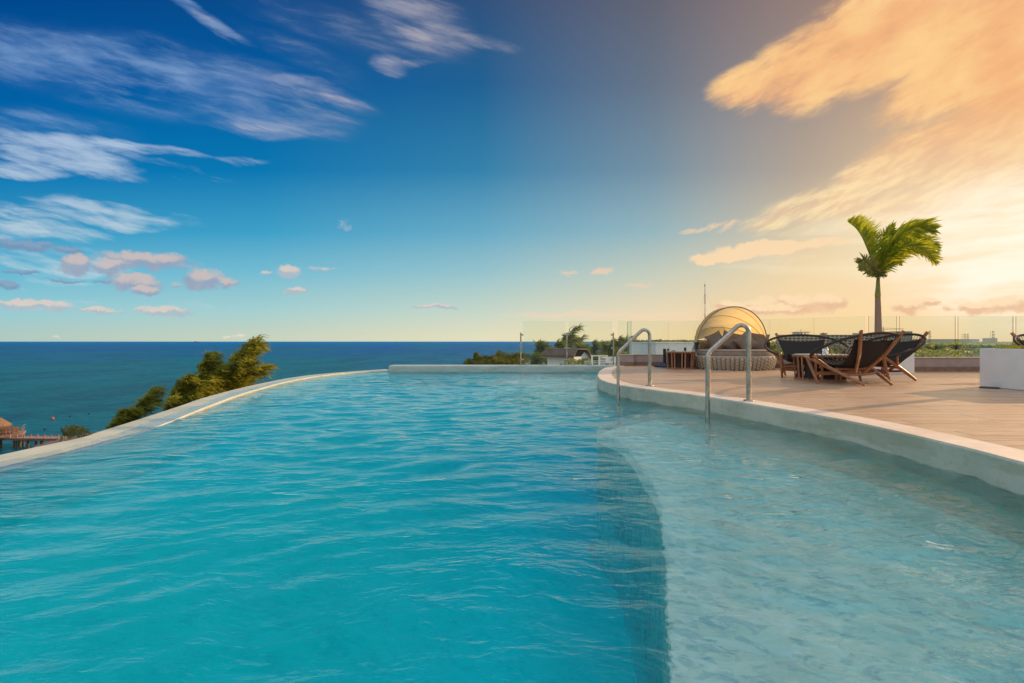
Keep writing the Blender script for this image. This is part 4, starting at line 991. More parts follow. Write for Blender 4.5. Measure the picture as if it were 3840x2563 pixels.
# ---- casuarina trees bent by the wind
m_cas = leafmat('casuarina_needles', (.06,.085,.014), (.42,.39,.045), .45, 2.2)
m_casf = leafmat('casuarina_needles_far', (.08,.11,.02), (.23,.24,.05), .40, .3)
m_bark = plain('grey_bark', (.20,.15,.11), .9, var=.3, scale=3)
def casuarina(base, top, width, n, label, group, seed, matl=None, sl=.55, sw=.02, k=3.0, fromf=.25, nb=26, ang=(20,80), tr=.10):
    rr = random.Random(seed); base, top = Vector(base), Vector(top); ax = top-base; H = ax.length
    t_ = empty('casuarina_tree', tuple(base), 0, label, 'casuarina tree', group); mb_ = MB(); br = MB(); Q = []
    def trunk(f): return Vector((ax.x*f**k, ax.y*f, ax.z*f))
    mb_.tube([trunk(i/14) for i in range(15)], [max(.015, .011*H*(1-.93*i/14)) for i in range(15)], 7)
    per = max(3, n//nb)
    for b in range(nb):
        f = fromf+(1-fromf)*((b+rr.random())/nb); s0 = trunk(f); g_ = (1-f)/(1-fromf)
        L = width*(.30+.75*g_**.8)*(.45+.75*rr.random())
        left = rr.random() < .34; el = R(rr.uniform(*ang)); yy = rr.gauss(0, .55)
        d = Vector(((-.30 if left else 1)*math.cos(el), yy, math.sin(el))).normalized()
        if left: L *= .5
        mid_ = s0+d*L*.5; d2 = Vector((d.x*.5+.65, d.y*.6, d.z*.6-.05)).normalized(); end = mid_+d2*L*.55
        br.tube([s0, mid_, end], [.0035*H*(.3+g_*.7), .002*H*(.3+g_*.5), .004], 4, caps=False)
        cl = catmull([tuple(s0), tuple(mid_), tuple(end)], 6); nt = max(2, int(per/16))
        for q in range(nt):
            t = .25+.75*((q+rr.random())/nt); i = min(len(cl)-2, int(t*(len(cl)-1))); p0 = Vector(cl[i])
            dd = (Vector(cl[i+1])-Vector(cl[i])).normalized(); dd = (dd+Vector((rr.gauss(.25,.25), rr.gauss(0,.3), rr.gauss(0,.25)))).normalized()
            for _ in range(16):
                p = p0+Vector((rr.gauss(0,tr), rr.gauss(0,tr), rr.gauss(0,tr*.7)))*width*.5
                v = (dd+Vector((rr.gauss(0,.3), rr.gauss(0,.3), rr.gauss(0,.3)))).normalized(); l = sl*(.5+rr.random()); w = sw*(.6+.8*rr.random())
                u = v.cross(Vector((rr.gauss(0,1), rr.gauss(0,1), rr.gauss(0,1)))).normalized()*w
                m_ = p+v*l*.5; e = m_+v*l*.5+Vector((.10*l,0,-.22*l))
                Q.append([p-u, p+u, m_+u, m_-u]); Q.append([m_-u, m_+u, e+u*.15, e-u*.15])
    mb_.build('trunk', m_bark, t_); br.build('branches', m_bark, t_); quads('foliage', Q, matl or m_cas, t_)
    return t_
def W3(px, py, d): return ((px-CX)/F*d, d, CAMZ-(py-CY)*d/F)
GL = 'casuarina trees beyond the left pool edge'
def ct(px0, px1, py1, d, wd, n, label, seed, **k):   # px0: where the trunk crosses the pool rim
    sh_ = (px1-px0)*1.85; x0 = (px1-sh_-CX)/F*d; casuarina((x0, d, LAND), W3(px1, py1, d), wd, n, label, GL, seed, sl=.42, sw=.019, **k)
ct(820, 950, 1300, 30, 2.5, 6800, 'tallest casuarina beyond the left pool edge, its tip just touching the horizon', 11, fromf=.70, nb=70)
ct(835, 985, 1385, 31, 2.2, 2600, 'loose casuarina leaning out to the right of the tallest one', 12, fromf=.72, nb=34)
ct(700, 786, 1340, 29, 2.0, 5600, 'casuarina with a pointed tip left of the tallest one', 13, fromf=.68, nb=60)
ct(620, 700, 1425, 28, 2.4, 6000, 'bushy casuarina in the middle of the group beyond the left pool edge', 14, fromf=.66, nb=60)
ct(740, 860, 1400, 30.5, 2.4, 5600, 'low full casuarina whose crown fills the space above the pool rim', 17, fromf=.68, nb=56)
ct(470, 570, 1470, 29, 1.7, 3000, 'narrow casuarina pointing right, set apart to the left of the group', 15, fromf=.74, nb=44)
ct(400, 470, 1545, 28, 1.7, 3000, 'leftmost and lowest casuarina beyond the left pool edge', 16, fromf=.70, nb=36)
ct(560, 640, 1520, 27.5, 2.1, 4000, 'low casuarina bush hugging the pool rim under the pointed tree', 18, fromf=.66, nb=44)
ct(755, 880, 1352, 31, 2.6, 5200, 'broad casuarina crown joining the pointed tree and the tallest one', 20, fromf=.68, nb=60)
ct(690, 800, 1420, 29, 2.4, 5000, 'casuarina filling the slope above the middle of the pool rim', 21, fromf=.67, nb=56)
ct(660, 740, 1480, 28, 2.2, 4000, 'low casuarina bush at the rim between the middle of the group and the tallest tree', 19, fromf=.66, nb=44)
GM = 'casuarina trees behind the glass screen'
SP = [(1990,2020,1292,70,3.0),(2035,2052,1322,68,3.4),(2075,2088,1290,74,3.4),(2080,2118,1262,80,3.2),(2100,2146,1236,64,2.6),(2160,2165,1285,84,3.6),(2185,2190,1300,90,3.2),
      (2215,2226,1290,78,2.6),(2248,2256,1294,84,3.0),(2280,2290,1290,80,2.6),(2310,2322,1282,72,2.8),(2338,2352,1276,66,2.4),(2395,2380,1310,96,3.0),(2010,2000,1345,60,3.0),(2060,2075,1350,58,3.2),(2120,2128,1340,60,3.0),(2160,2170,1352,56,2.8),(2425,2415,1318,100,2.6),(2300,2312,1330,60,2.2),(2350,2362,1330,62,2.2)]
LM = ['casuarina at the left end of the row behind the glass screen','low casuarina behind the left pane of the glass screen','casuarina behind the right half of the left pane','casuarina just left of the middle steel post','tall wispy casuarina whose tip rises highest beside the middle steel post','casuarina rising over the brown roofed house','casuarina behind the ridge of the brown roof','casuarina just right of the brown roofed house','casuarina above the white frame','casuarina left of the right steel post','casuarina right of the right steel post','full casuarina behind the left end of the balustrade glass','casuarina in front of the bay water','bushy foliage low behind the left steel post','bushy foliage low behind the left pane','dense bush below the middle of the screen','bush in front of the brown roofed house','smallest casuarina beside the green stair tower','bush left of the handrail above the pale parapet','bush at the foot of the balustrade glass']
for i, (a, b, t, d, w) in enumerate(SP):
    x0 = (a-CX)/F*d; casuarina((x0, d, LAND), W3(b, t, d), w, 1100 if 'tall wispy' in LM[i] else 2300, LM[i], GM, 40+i, m_casf, .8, .045, 1.6, .45, 34, tr=.13)
# ---- coconut palms in a clump
GP = 'coconut palms beyond the far ledge'
def small_palm(px, py, d, rad, seed, label, nf=17, st=False):
    rr = random.Random(seed); x = (px-CX)/F*d; z = CAMZ-(py-CY)*d/F-rad*.2
    p_ = empty('coconut_palm', (x, d, LAND), 0, label, 'coconut palm', GP); h = z-LAND
    m = MB(); m.tube([(-.05*h,0,0),(-.02*h,0,h*.5),(0,0,h)], [.22,.16,.13], 7); m.build('trunk', m_bark, p_)
    Q = []
    for k in range(nf):
        a = rr.random()*6.28 if nf > 10 else rr.uniform(-1.1,1.1); el = rr.uniform(-.1, 1.1) if nf > 10 else rr.uniform(.1, 1.2); L = rad*(.85+.35*rr.random())
        dx, dy = math.cos(a)*math.cos(el), math.sin(a)*math.cos(el)
        if st: dx, dy = .25+.9*rr.random(), rr.uniform(-.5,.5); el = rr.uniform(.35,1.25)
        pts = [Vector((0,0,h)), Vector((dx*L*.45+.1, dy*L*.45, h+math.sin(el)*L*.5)), Vector((dx*L*.8+.25*L, dy*L*.8, h+math.sin(el)*L*.45)), Vector((dx*L*.95+.4*L, dy*L*.95, h+math.sin(el)*L*.3-.45*L))]
        frond(Q, pts, rad*.30, (.3,0,-.3), rr, (1,1), .085 if rad > 2.3 else .05, 18, .3)
    quads('crown', Q, m_pf, p_)
m_pf = leafmat('coconut_leaf', (.05,.07,.012), (.20,.19,.04), .3, .4)
PL = [(1762,1362,150,2.6,'coconut palm at the left tip of the clump on the far ledge'),(1800,1352,150,3.0,'coconut palm, second from the left end of the clump'),(1842,1348,150,3.2,'coconut palm with pale hanging fronds left of the clump middle'),(1880,1336,150,3.2,'tallest coconut palm of the clump'),(1915,1345,155,3.2,'coconut palm between the tallest one and the left steel post'),(1945,1338,150,3.0,'coconut palm touching the left steel post'),
      (1780,1372,140,2.6,'low coconut palm at the left foot of the clump'),(1822,1368,140,2.8,'low coconut palm above the ledge, left of the middle'),(1862,1362,140,3.0,'low coconut palm below the tallest one'),(1900,1366,140,2.8,'low coconut palm in the middle front of the clump'),(1935,1364,140,2.8,'low coconut palm in front of the left steel post')]
for i, (a, b, d, r_, l) in enumerate(PL): small_palm(a, b-3, d, r_*1.25, 70+i, l)
casuarina(((1770-CX)/F*155,155,LAND), W3(1778,1328,155), 2.0, 1800, 'thin casuarina sprout at the left end of the palm clump', GM, 90, m_casf, .9, .06, 1.4, .6, 20)
small_palm(232, 1622, 56, 2.1, 95, 'windblown coconut palm beside the pier, fronds streaming right', 9, True)
# ---------------------------------------------------------------- land, pier, buildings
m_sand = plain('ground_soil', (.16,.14,.08), .95, var=.3, scale=.05)
coast = [(-34,-60),(-31,30),(-26,44),(-21,60),(-22,120),(-22,160),(-14,210),(25,310),(90,360),(160,520),(330,1150),(470,1600),(418,1650),(430,1900),(520,2300),(900,3200),(1500,5200),(3000,9000),(60000,60000),(60000,-60)]
# a sloping shore: bottom of the sea bed to the land level
bm = bmesh.new(); vs = [bm.verts.new((p[0], p[1], LAND)) for p in coast]; f = bm.faces.new(vs); f.normal_update()
if f.normal.z < 0: f.normal_flip()
bmesh.ops.triangulate(bm, faces=[f])
n = len(coast)-2; lo2 = [bm.verts.new((p[0]-1.5, p[1]+.6, SEA-.6)) for p in coast[:n]]
for i in range(n-1): bm.faces.new((vs[i], lo2[i], lo2[i+1], vs[i+1]))
me = bpy.data.meshes.new('ground'); bm.to_mesh(me); bm.free(); me.materials.append(m_sand)
go = bpy.data.objects.new('ground', me); COL.objects.link(go); tag(go, kind='structure')
# mangrove canopy: thousands of leaf clumps
r = np.random.default_rng(8)
def canopy(name, pts, rad, hgt, per, leaf, matl, label, cat='woodland', seed=1):
    r = np.random.default_rng(seed); n = len(pts)
    c = np.repeat(pts, per, 0); R_ = np.repeat(rad, per); H_ = np.repeat(hgt, per)
    u = r.normal(size=(n*per, 3)); u /= np.linalg.norm(u, axis=1)[:, None]; u[:, 2] = np.abs(u[:, 2])*.95-.12
    rr_ = (.72+.30*r.random(n*per))[:, None]; p = u*rr_*np.stack([R_, R_, H_*.62], -1); p[:, 2] += H_*.40
    c3 = np.stack([c[:, 0], c[:, 1], c[:, 2]], -1)+p
    a = r.normal(size=(n*per, 3)); a = np.cross(a, u+.5*r.normal(size=u.shape)); a /= np.linalg.norm(a, axis=1)[:, None]
    b = np.cross(a, u+.35*r.normal(size=u.shape)); b /= np.linalg.norm(b, axis=1)[:, None]
    s = (leaf*(.5+r.random(n*per))*R_**.6)[:, None]
    V = np.stack([c3-a*s-b*s*.7, c3+a*s-b*s*.6, c3+a*s*.8+b*s*.7, c3-a*s*.7+b*s*.6], 1).reshape(-1, 3)
    o = mesh_np(name, V, np.arange(len(V)).reshape(-1, 4), matl); tag(o, label, cat, kind='stuff'); return o
def scatter(n, d0, d1, px0, px1, seed, power=1.0):
    r = np.random.default_rng(seed); t = r.random(n)**power
    d = 1/((1-t)/d1+t/d0); px = r.uniform(px0, px1, n); return np.stack([(px-CX)/F*d, d, np.full(n, LAND)], -1)
m_man = leafmat('mangrove_leaf', (.11,.14,.018), (.36,.34,.04), .35, .035)
m_man2 = leafmat('bush_leaf', (.08,.12,.02), (.27,.28,.045), .35, .3)
P1 = scatter(3800, 130, 900, 2440, 4700, 21, .75); r = np.random.default_rng(2)
h1 = 3.2+3.8*r.random(len(P1))**1.5; canopy('mangrove_woodland', P1, 2.2+2.6*r.random(len(P1))+P1[:,1]*.003, h1, 34, .36, m_man, 'sunlit green mangrove woodland spreading behind the glass balustrade', seed=5)
P2 = scatter(3000, 800, 4200, 2470, 4700, 22, .9); h2 = 6+5*r.random(len(P2)); canopy('distant_woodland', P2, 8+10*r.random(len(P2)), h2, 12, .9, m_man, 'flat distant woodland reaching the horizon', seed=6)
P3 = scatter(420, 1660, 2600, 2365, 2660, 23, .8); canopy('far_shore_woodland', P3, 10+8*r.random(len(P3)), 14+7*r.random(len(P3)), 16, .8, m_man2, 'wooded far shore across the bay', seed=7)
P4 = scatter(520, 55, 200, 1960, 2470, 24, .8); canopy('shore_bushes', P4, 1.6+1.2*r.random(len(P4)), 4.5+4.5*r.random(len(P4)), 60, .20, m_man2, 'dense green bushes below the casuarinas behind the glass screen', 'bushes', seed=8)
r = np.random.default_rng(12); k = 90; d = r.uniform(27,33,k); px = r.uniform(330, 960, k)
P5 = np.stack([(px-CX)/F*d, d, np.full(k, LAND)], -1); top = CAMZ-((1700-(px-330)*.34+26)-CY)*d/F
canopy('rim_bushes', np.stack([P5[:,0], P5[:,1], top-1.1], -1), np.full(k, .75), np.full(k, 1.0), 120, .085, m_cas, 'dark low foliage just beyond the left pool rim', 'bushes', seed=9)
r = np.random.default_rng(31); k = 26; px = r.uniform(2128, 2222, k); d = r.uniform(38, 43, k); yt = 1352-(px-2128)*-.05+r.uniform(-12, 10, k)
canopy('house_bushes', np.stack([(px-CX)/F*d, d, CAMZ-(yt-CY)*d/F-1.3], -1), np.full(k, .6), np.full(k, 1.6), 90, .09, m_man2, 'green bushes directly in front of the brown roofed house', 'bushes', seed=10)
# ---- roof building under the deck
m_bw = plain('building_wall', (.66,.64,.58), .85, var=.06, scale=.6)
hb = empty('hotel_building', (6,2,LAND), 0, 'pale building below the pool and roof deck', 'building')
m = MB(); m.box(-9.6, 17.5, -9.5, 11.6, 0, -LAND-1.62); m.build('wall', m_bw, hb)
for fl_ in range(3):
    for i in range(9):
        m = MB(); x = -8.6+i*2.9; m.box(x, x+1.5, 11.605, 11.64, 1.6+fl_*3.4, 3.4+fl_*3.4); m.build('window', plain('dark_pane', (.03,.04,.05), .1) if (fl_, i) == (0, 0) else bpy.data.materials['dark_pane'], hb)
# ---- white buildings next door
m_shade = plain('white_render', (.70,.72,.72), .85, var=.05, scale=.8)
def building(name, px0, px1, pyt, d, depth, mt_, label, cat='building', zb=None, extra=None):
    x0, x1 = (px0-CX)/F*d, (px1-CX)/F*d; zt = CAMZ-(pyt-CY)*d/F; zb = LAND-.1 if zb is None else zb
    b_ = empty(name, ((x0+x1)/2, d, zb), 0, label, cat); w = (x1-x0)/2
    m = MB(); m.box(-w, w, 0, depth, 0, zt-zb); m.build('wall', mt_, b_)
    return b_, w, zt-zb
m_dark = plain('dark_window', (.05,.055,.06), .2, var=.2); m_cream = plain('cream_wall', (.60,.52,.40), .85, var=.12, scale=.2)
b_, w, h = building('white_building', 2459, 2668, 1287, 40, 9, m_shade, 'plain white building block behind the parasol stand and daybed')
m = MB(); m.box(-w-.04, w+.04, -.05, 9.05, h+.002, h+.10); m.build('coping', m_shade, b_)
b_, w, h = building('stair_tower', 2424, 2453, 1284, 44, 3, plain('greenish_stair_glass', (.30,.38,.32), .4), 'greenish glazed stair tower left of the white building', 'tower')
for i in range(6):
    m = MB(); m.box(-w-.03, w+.03, -.03, 3.03, h-.9-i*1.0, h-.8-i*1.0); m.build('floor_band', m_cream, b_)
b_, w, h = building('water_tank_house', 2447, 2466, 1284, 41.5, 1.2, m_cream, 'small cream rooftop box behind the corner of the white building', 'rooftop box')
m = MB(); m.box(-w-.05, w+.05, -.05, 1.25, h+.002, h+.06); m.build('coping', m_shade, b_)
b_, w, h = building('terrace_building', 2279, 2486, 1344, 34, 3.6, m_cream, 'low cream building with a flat terrace beyond the pool ledge')
m = MB(); m.box(-w-.04, w+.04, -.05, .12, h-.35, h+.12); m.build('parapet', m_shade, b_)
# white frame and rails on the terrace
fx = empty('white_pergola', ((2247-CX)/F*33, 33, -1.6), 0, 'white two bay frame standing beyond the ledge left of the pale parapet', 'frame')
sc = 33/F; base = CAMZ-(1378-CY)*sc; fx.location.z = base-.4
for px in (2220, 2247, 2275):
    m = MB(); x = (px-2247)*sc; m.box(x-.055, x+.055, -.04, .04, 0, (1378-1335)*sc+.4); m.build('post', m_white, fx)
m = MB(); m.box(-.58, .58, -.05, .05, (1378-1336)*sc+.4, (1378-1332)*sc+.4); m.build('top_beam', m_white, fx)
m = MB()
for py in (1355, 1362): m.tube([((2190-2247)*sc,-.02,(1378-py)*sc+.4),((2302-2247)*sc,-.02,(1380-py)*sc+.44)], .018, 6)
m.build('cross_rail', m_white, fx)
m = MB(); m.box(-1.6, 1.0, -1.5, 1.5, -11, -.0); pl_ = m.build('support_block', m_cream, fx)
# brown roofed house
hs = empty('brown_roof_house', ((2180-CX)/F*46, 46, LAND), 0, 'house with a brown pitched roof and white gable behind the glass screen', 'house')
sc = 46/F; zr = CAMZ-(1307-CY)*sc-LAND; ze = CAMZ-(1333-CY)*sc-LAND
m = MB(); m.box(-1.6, 1.9, 0, 4, 0, ze-.1); m.add([(-.2,-.02,ze-.1),(1.9,-.02,ze-.1),(.62,-.02,zr-.35)], [(0,1,2)]); m.build('wall', m_white, hs); hs.scale = (.78,.78,1); hs.rotation_euler = (0,0,R(48))
m_tile = plain('brown_roof_tile', (.12,.07,.05), .8, var=.3, scale=1.5)
m = MB(); rt = .07
m.add([(-1.5,-.5,zr),(.62,-.5,zr),(.62,4.4,zr),(-1.5,4.4,zr),(-2.3,-.5,ze),(-2.3,4.4,ze),(1.95,-.5,ze-.35),(1.95,4.4,ze-.35),(-1.5,-.5,zr-rt),(.62,-.5,zr-rt*2),(.62,4.4,zr-rt*2),(-1.5,4.4,zr-rt),(-2.3,-.5,ze-rt*2),(-2.3,4.4,ze-rt*2),(1.95,-.5,ze-.35-rt*2),(1.95,4.4,ze-.35-rt*2)],
      [(0,1,2,3),(0,3,5,4),(1,6,7,2),(8,9,1,0),(9,14,6,1),(12,8,0,4),(3,2,10,11),(2,7,15,10),(11,13,5,3),(4,5,13,12),(6,14,15,7)])
m.build('roof', m_tile, hs)
m = MB(); m.box(.2, .75, -.05, -.03, ze-1.6, ze-.9); m.build('window', m_dark, hs)
# ---- distant buildings
def far(name, px0, px1, pyt, d, depth, mt_, label, floors=0, bays=0, cat='building'):
    b_, w, h = building(name, px0, px1, pyt, d, depth, mt_, label, cat)
    for f_ in range(floors):
        fh = 3.3; z0 = h-(f_+1)*fh
        if z0 < 3: break
        m = MB(); m.box(-w-.5, w+.5, -.9, -.01, z0+2.75, z0+3.25); m.build('balcony_slab', m_cream, b_)
        for i in range(bays):
            x = -w+2*w*(i+.2)/bays; m = MB(); m.box(x, x+2*w/bays*.6, -.25, -.02, z0+.5, z0+2.5); m.build('window', m_dark, b_)
    return b_, w, h
m_hot = plain('hotel_wall', (.42,.35,.25), .85, var=.1, scale=.05)
b_, w, h = far('long_hotel', 2938, 3290, 1255, 640, 18, m_hot, 'long low hotel block with rows of balconies beyond the mangroves', 4, 22)
for a, c in ((3089,3107),(3210,3231)):
    m = MB(); xx = ((a+c)/2-CX)/F*640-b_.location.x; m.box(xx-3, xx+3, 2, 8, h, h+2.2); m.build('roof_room', m_hot, b_)
m = MB(); xx = (3110-CX)/F*640-b_.location.x
for i in range(10):
    a0, a1 = math.pi*i/10, math.pi*(i+1)/10; m.bar((xx+16*math.cos(a0),-2,6+5*math.sin(a0)), (xx+16*math.cos(a1),-2,6+5*math.sin(a1)), 1, .8, (0,1,0))
m.build('entrance_arch', m_cream, b_)
m_conc = plain('concrete', (.36,.34,.30), .9, var=.15, scale=.1)
b_ = empty('unfinished_building', ((3006-CX)/F*680, 680, LAND), 0, 'unfinished concrete frame rising above the left end of the long hotel', 'building'); sc = 680/F
H0 = 13.9+(1280.5-1247)*sc
m = MB()
for x in (-9,-4.5,0,4.5,9):
    for y in (0,6): m.box(x-.35, x+.35, y, y+.7, 0, H0)
m.build('columns', m_conc, b_)
m = MB(); m.box(-10, 10, -1, 8, H0, H0+.7); m.build('roof_slab', m_conc, b_)
m = MB(); m.box(-9.5, -1.5, .8, 6, H0-10, H0-.01); m.build('infill_wall', m_white, b_)
m_crane = plain('crane_steel', (.30,.25,.12), .6, .3); m_red = plain('red_paint', (.40,.08,.05), .6)
def crane(px, py_top, py_jib, pxa, pxb, d, label):
    sc = d/F; c_ = empty('tower_crane', ((px-CX)/F*d, d, LAND), 0, label, 'crane', 'tower cranes'); H = CAMZ-LAND-(py_jib-CY)*sc; Ht = CAMZ-LAND-(py_top-CY)*sc
    m = MB()
    for s in ((-.8,-.8),(.8,-.8),(.8,.8),(-.8,.8)): m.box(s[0]-.16, s[0]+.16, s[1]-.16, s[1]+.16, 0, H)
    k = 0
    while k < H-2: m.bar((-.8,-.8,k), (.8,-.8,k+2), .2, .2, (0,1,0)); k += 2
    m.bar((0,0,H), (0,0,Ht), .5, .5, (0,1,0)); m.build('mast', m_crane, c_)
    xa, xb = (pxa-px)*sc, (pxb-px)*sc; m = MB(); zt = H+.4
    for z in (zt, zt+1.3): m.bar((xa,0,z), (xb,0,z+(1.2 if z == zt else 0)), .32, .32, (0,1,0))
    n_ = 16
    for i in range(n_): m.bar((xa+(xb-xa)*i/n_,0,zt), (xa+(xb-xa)*(i+.5)/n_,0,zt+1.3), .18, .18, (0,1,0))
    m.build('jib', m_crane, c_)
    m = MB(); m.bar((0,0,Ht), (xa*.8,0,zt+1.2), .14, .14, (0,1,0)); m.bar((0,0,Ht), (xb*.7,0,zt+1.6), .14, .14, (0,1,0)); m.build('tie_bar', m_crane, c_)
crane(3003, 1236, 1249, 2975, 3041, 690, 'crane with a short jib over the unfinished concrete frame')
crane(3312, 1226, 1237, 3306, 3389, 700, 'crane with a long thin jib right of the palm trunk')
b_, w, h = far('grey_block', 3362, 3421, 1242, 820, 16, m_conc, 'grey multi storey block under the long crane jib', 7, 9)
b_, w, h = far('low_pale_building', 3322, 3372, 1251, 760, 14, plain('pale_green_wall', (.42,.45,.36), .8), 'low pale building left of the grey block', 2, 5)
b_, w, h = far('warehouse', 3488, 3672, 1273, 900, 40, plain('warehouse_cladding', (.40,.42,.34), .7, var=.08, scale=.1), 'long flat roofed warehouse beyond the mangroves, right of the chairs')
m = MB(); m.box(-w-.6, w+.6, -.6, 40.6, h+.01, h+.6); m.build('roof', m_conc, b_)
b_, w, h = far('mast_house', 3707, 3740, 1269, 900, 12, m_conc, 'small concrete building at the foot of the mobile phone mast')
m = MB(); m.box(-w-.4, w+.4, -.4, 12.4, h+.01, h+.5); m.build('roof', m_conc, b_)
def lattice(name, px, pyt, d, w0, w1, label, cat, zb=LAND, ant=False, grp=None):
    sc = d/F; t_ = empty(name, ((px-CX)/F*d, d-2, zb), 0, label, cat, grp); H = CAMZ-zb-(pyt-CY)*sc; m = MB(); n_ = 12
    for sx in (-1, 1):
        for sy in (-1, 1): m.bar((sx*w0,sy*w0,0), (sx*w1,sy*w1,H), .35, .35, (0,1,0), .25, .25)
    for i in range(n_):
        a, b = i/n_, (i+1)/n_; wa, wb = w0+(w1-w0)*a, w0+(w1-w0)*b
        m.bar((-wa,-wa,H*a), (wb,-wb,H*b), .2, .2, (0,1,0)); m.bar((wa,-wa,H*a), (-wb,-wb,H*b), .2, .2, (0,1,0))
    m.build('lattice_tower', m_crane, t_)
    if ant:
        for z in (.97, .80, .66):
            m = MB()
            for x in (-1.8,-.6,.8,1.9): m.box(x-.25, x+.25, -1.4, -1, H*z-1.6, H*z+.4)
            m.bar((-2,-1,H*z-.6), (2,-1,H*z-.6), .2, .2); m.build('antenna_panels', m_conc, t_)
    else:
        m = MB()
        for z in (.95, .82, .70): m.bar((-w0*2.6,0,H*z), (w0*2.6,0,H*z), .3, .3)
        m.build('cross_arm', m_crane, t_)
lattice('phone_mast', 3717, 1241, 900, 3, 1.6, 'mobile phone mast with antenna panels on the small concrete building', 'phone mast', ant=True)
lattice('power_pylon', 3482, 1240, 860, 1.4, .7, 'slim lattice mast standing at the left end of the warehouse', 'pylon', grp='lattice masts')
lattice('power_pylon', 3612, 1251, 1000, 3.0, 1.4, 'wide armed power pylon behind the warehouse', 'pylon', grp='lattice masts')
lattice('power_pylon', 3625, 1251, 1000, 1.2, .7, 'thin mast right beside the wide armed pylon', 'pylon', grp='lattice masts')
# guyed radio mast
d = 220; sc = d/F; am = empty('radio_mast', ((2643.5-CX)/F*d, d, LAND), 0, 'tall red and white guyed radio mast rising left of the daybed canopy', 'radio mast'); H = CAMZ-LAND-(1066-CY)*sc
for i in range(9):
    m = MB(); a, b = H*i/9, H*(i+1)/9
    for k in range(3):
        an = k*2.094; m.bar((.19*math.cos(an),.19*math.sin(an),a), (.19*math.cos(an),.19*math.sin(an),b-.01), .085, .085, (0,1,0))
    z = a
    while z < b-.5: m.bar((-.19,-.1,z), (.19,-.1,z+.5), .05, .05, (0,1,0)); z += .5
    m.build('mast_section', m_red if i % 2 else m_white, am)
m = MB(); m.tube([(0,0,H),(0,0,H+1.6)], .03, 5); m.build('lightning_rod', m_conc, am)
m = MB(); m.box(-.30, -.05, -.2, .1, H-.9, H-.1); m.lathe([(0,0),(.14,.14),(0,.28)], (0,0,H-.5), 8, caps=False); m.build('antenna', m_black, am)
m = MB(); m.lathe([(0,-.25),(.25,0),(0,.25)], (0,0,H*.56), 8, caps=False); m.build('beacon', m_black, am)
m = MB()
for zf in (.93, .74, .55):
    for an, L in ((200, 12), (340, 14), (90, 12)):
        m.bar((0,0,H*zf), (L*math.cos(R(an)), L*math.sin(R(an)), .2), .022, .022, (0,1,0))
m.build('guy_wire', m_conc, am)
# far shore houses
r = random.Random(6); GH = 'small houses on the far shore'; HL = [(2372,'pale house group nearest the left end of the far shore'),(2386,'small white house on the far shore by the water'),(2475,'pale far shore house over the white building corner'),(2520,'long pale far shore building with a flat roof'),(2541,'far shore building under the thin red mast'),(2566,'reddish roofed house on the far shore'),(2590,'pale far shore house left of the radio mast wires'),(2606,'low house on the far shore beside the daybed')]
for px, lb in HL:
    d = r.uniform(1640, 1660); w = r.uniform(6, 16); x = (px-CX)/F*d; b_ = empty('shore_house', (x, d, LAND), 0, lb, 'house', GH); h = r.uniform(4, 9)
    m = MB(); m.box(-w, w, 0, 8, 0, h); m.build('wall', m_white, b_)
    m = MB(); m.add([(-w-.5,-.5,h+.01),(w+.5,-.5,h+.01),(w+.5,8.5,h+.01),(-w-.5,8.5,h+.01),(-w*.8,4,h+2.2),(w*.8,4,h+2.2)], [(0,1,5,4),(1,2,5),(2,3,4,5),(3,0,4),(3,2,1,0)]); m.build('roof', m_tile if 'red' in lb else m_conc, b_)
    for i in range(3):
        m = MB(); xx = -w+2*w*(i+.3)/3; m.box(xx, xx+w*.2, -.1, -.01, h*.35, h*.75); m.build('window', m_dark, b_)
# ---- pier
m_pier = plain('pier_timber', (.15,.085,.07), .85, var=.3, scale=1.2, bump=.3); m_pile = plain('pile_timber', (.10,.07,.05), .9, var=.3, scale=1)
m_thatch = plain('thatch', (.20,.115,.07), .95, var=.35, scale=5, bump=.8); m_pink = plain('pinkish_timber', (.30,.17,.12), .8, var=.2, scale=2)  # pinkish timber, lighter than the pier boards
GS = 'timber platforms of the stepped pier'
PZ = -12.45
def slab(px0, px1, py0, py1, label, z=PZ, t=.16):
    a = at(px0, py1, z); b = at(px1, py1, z); c = at(px1, py0, z); dd = at(px0, py0, z)
    sx = (b[0]-a[0])*.28
    q = [(a[0],a[1]), (b[0]-sx,b[1]), (c[0],c[1]), (dd[0]+sx,dd[1])]; cx_ = sum(p[0] for p in q)/4; cy_ = sum(p[1] for p in q)/4
    e_ = empty('pier_platform', (cx_, cy_, SEA), 0, label, 'pier platform', GS); m = MB(); n = 4; h = z-SEA
    vs = [(p[0]-cx_, p[1]-cy_, zz) for zz in (h-t, h) for p in q]
    m.add(vs, [(3,2,1,0),(4,5,6,7),(0,1,5,4),(1,2,6,5),(2,3,7,6),(3,0,4,7)]); m.build('deck_boards', m_pier, e_)
    for p in q:
        m = MB(); x, y = (p[0]-cx_)*.85, (p[1]-cy_)*.85; m.tube([(x,y,-.8),(x,y,h-t)], .13, 8); m.build('pile', m_pile, e_)
slab(120, 200, 1667.0, 1679.0, 'pier platform nearest the pool rim, cut by the rim')
slab(166, 250, 1652.0, 1666.0, 'dark pier platform below the windblown palm')
slab(205, 290, 1643.0, 1651.0, 'pier platform just behind the windblown palm')
slab(248, 330, 1634.0, 1642.0, 'pier platform third from the right end')
slab(296, 366, 1624.0, 1632.0, 'pier platform second from the right end')
slab(350, 396, 1618.0, 1622.5, 'last small pier platform at the foot of the leftmost casuarina')
slab(52, 172, 1639.0, 1650.0, 'low landing platform below the walkway, near the thatched hut', -12.7)
wk = empty('pier_walkway', (-66,66.5,SEA), 0, 'long timber walkway with rope posts leading to the thatched hut', 'walkway')
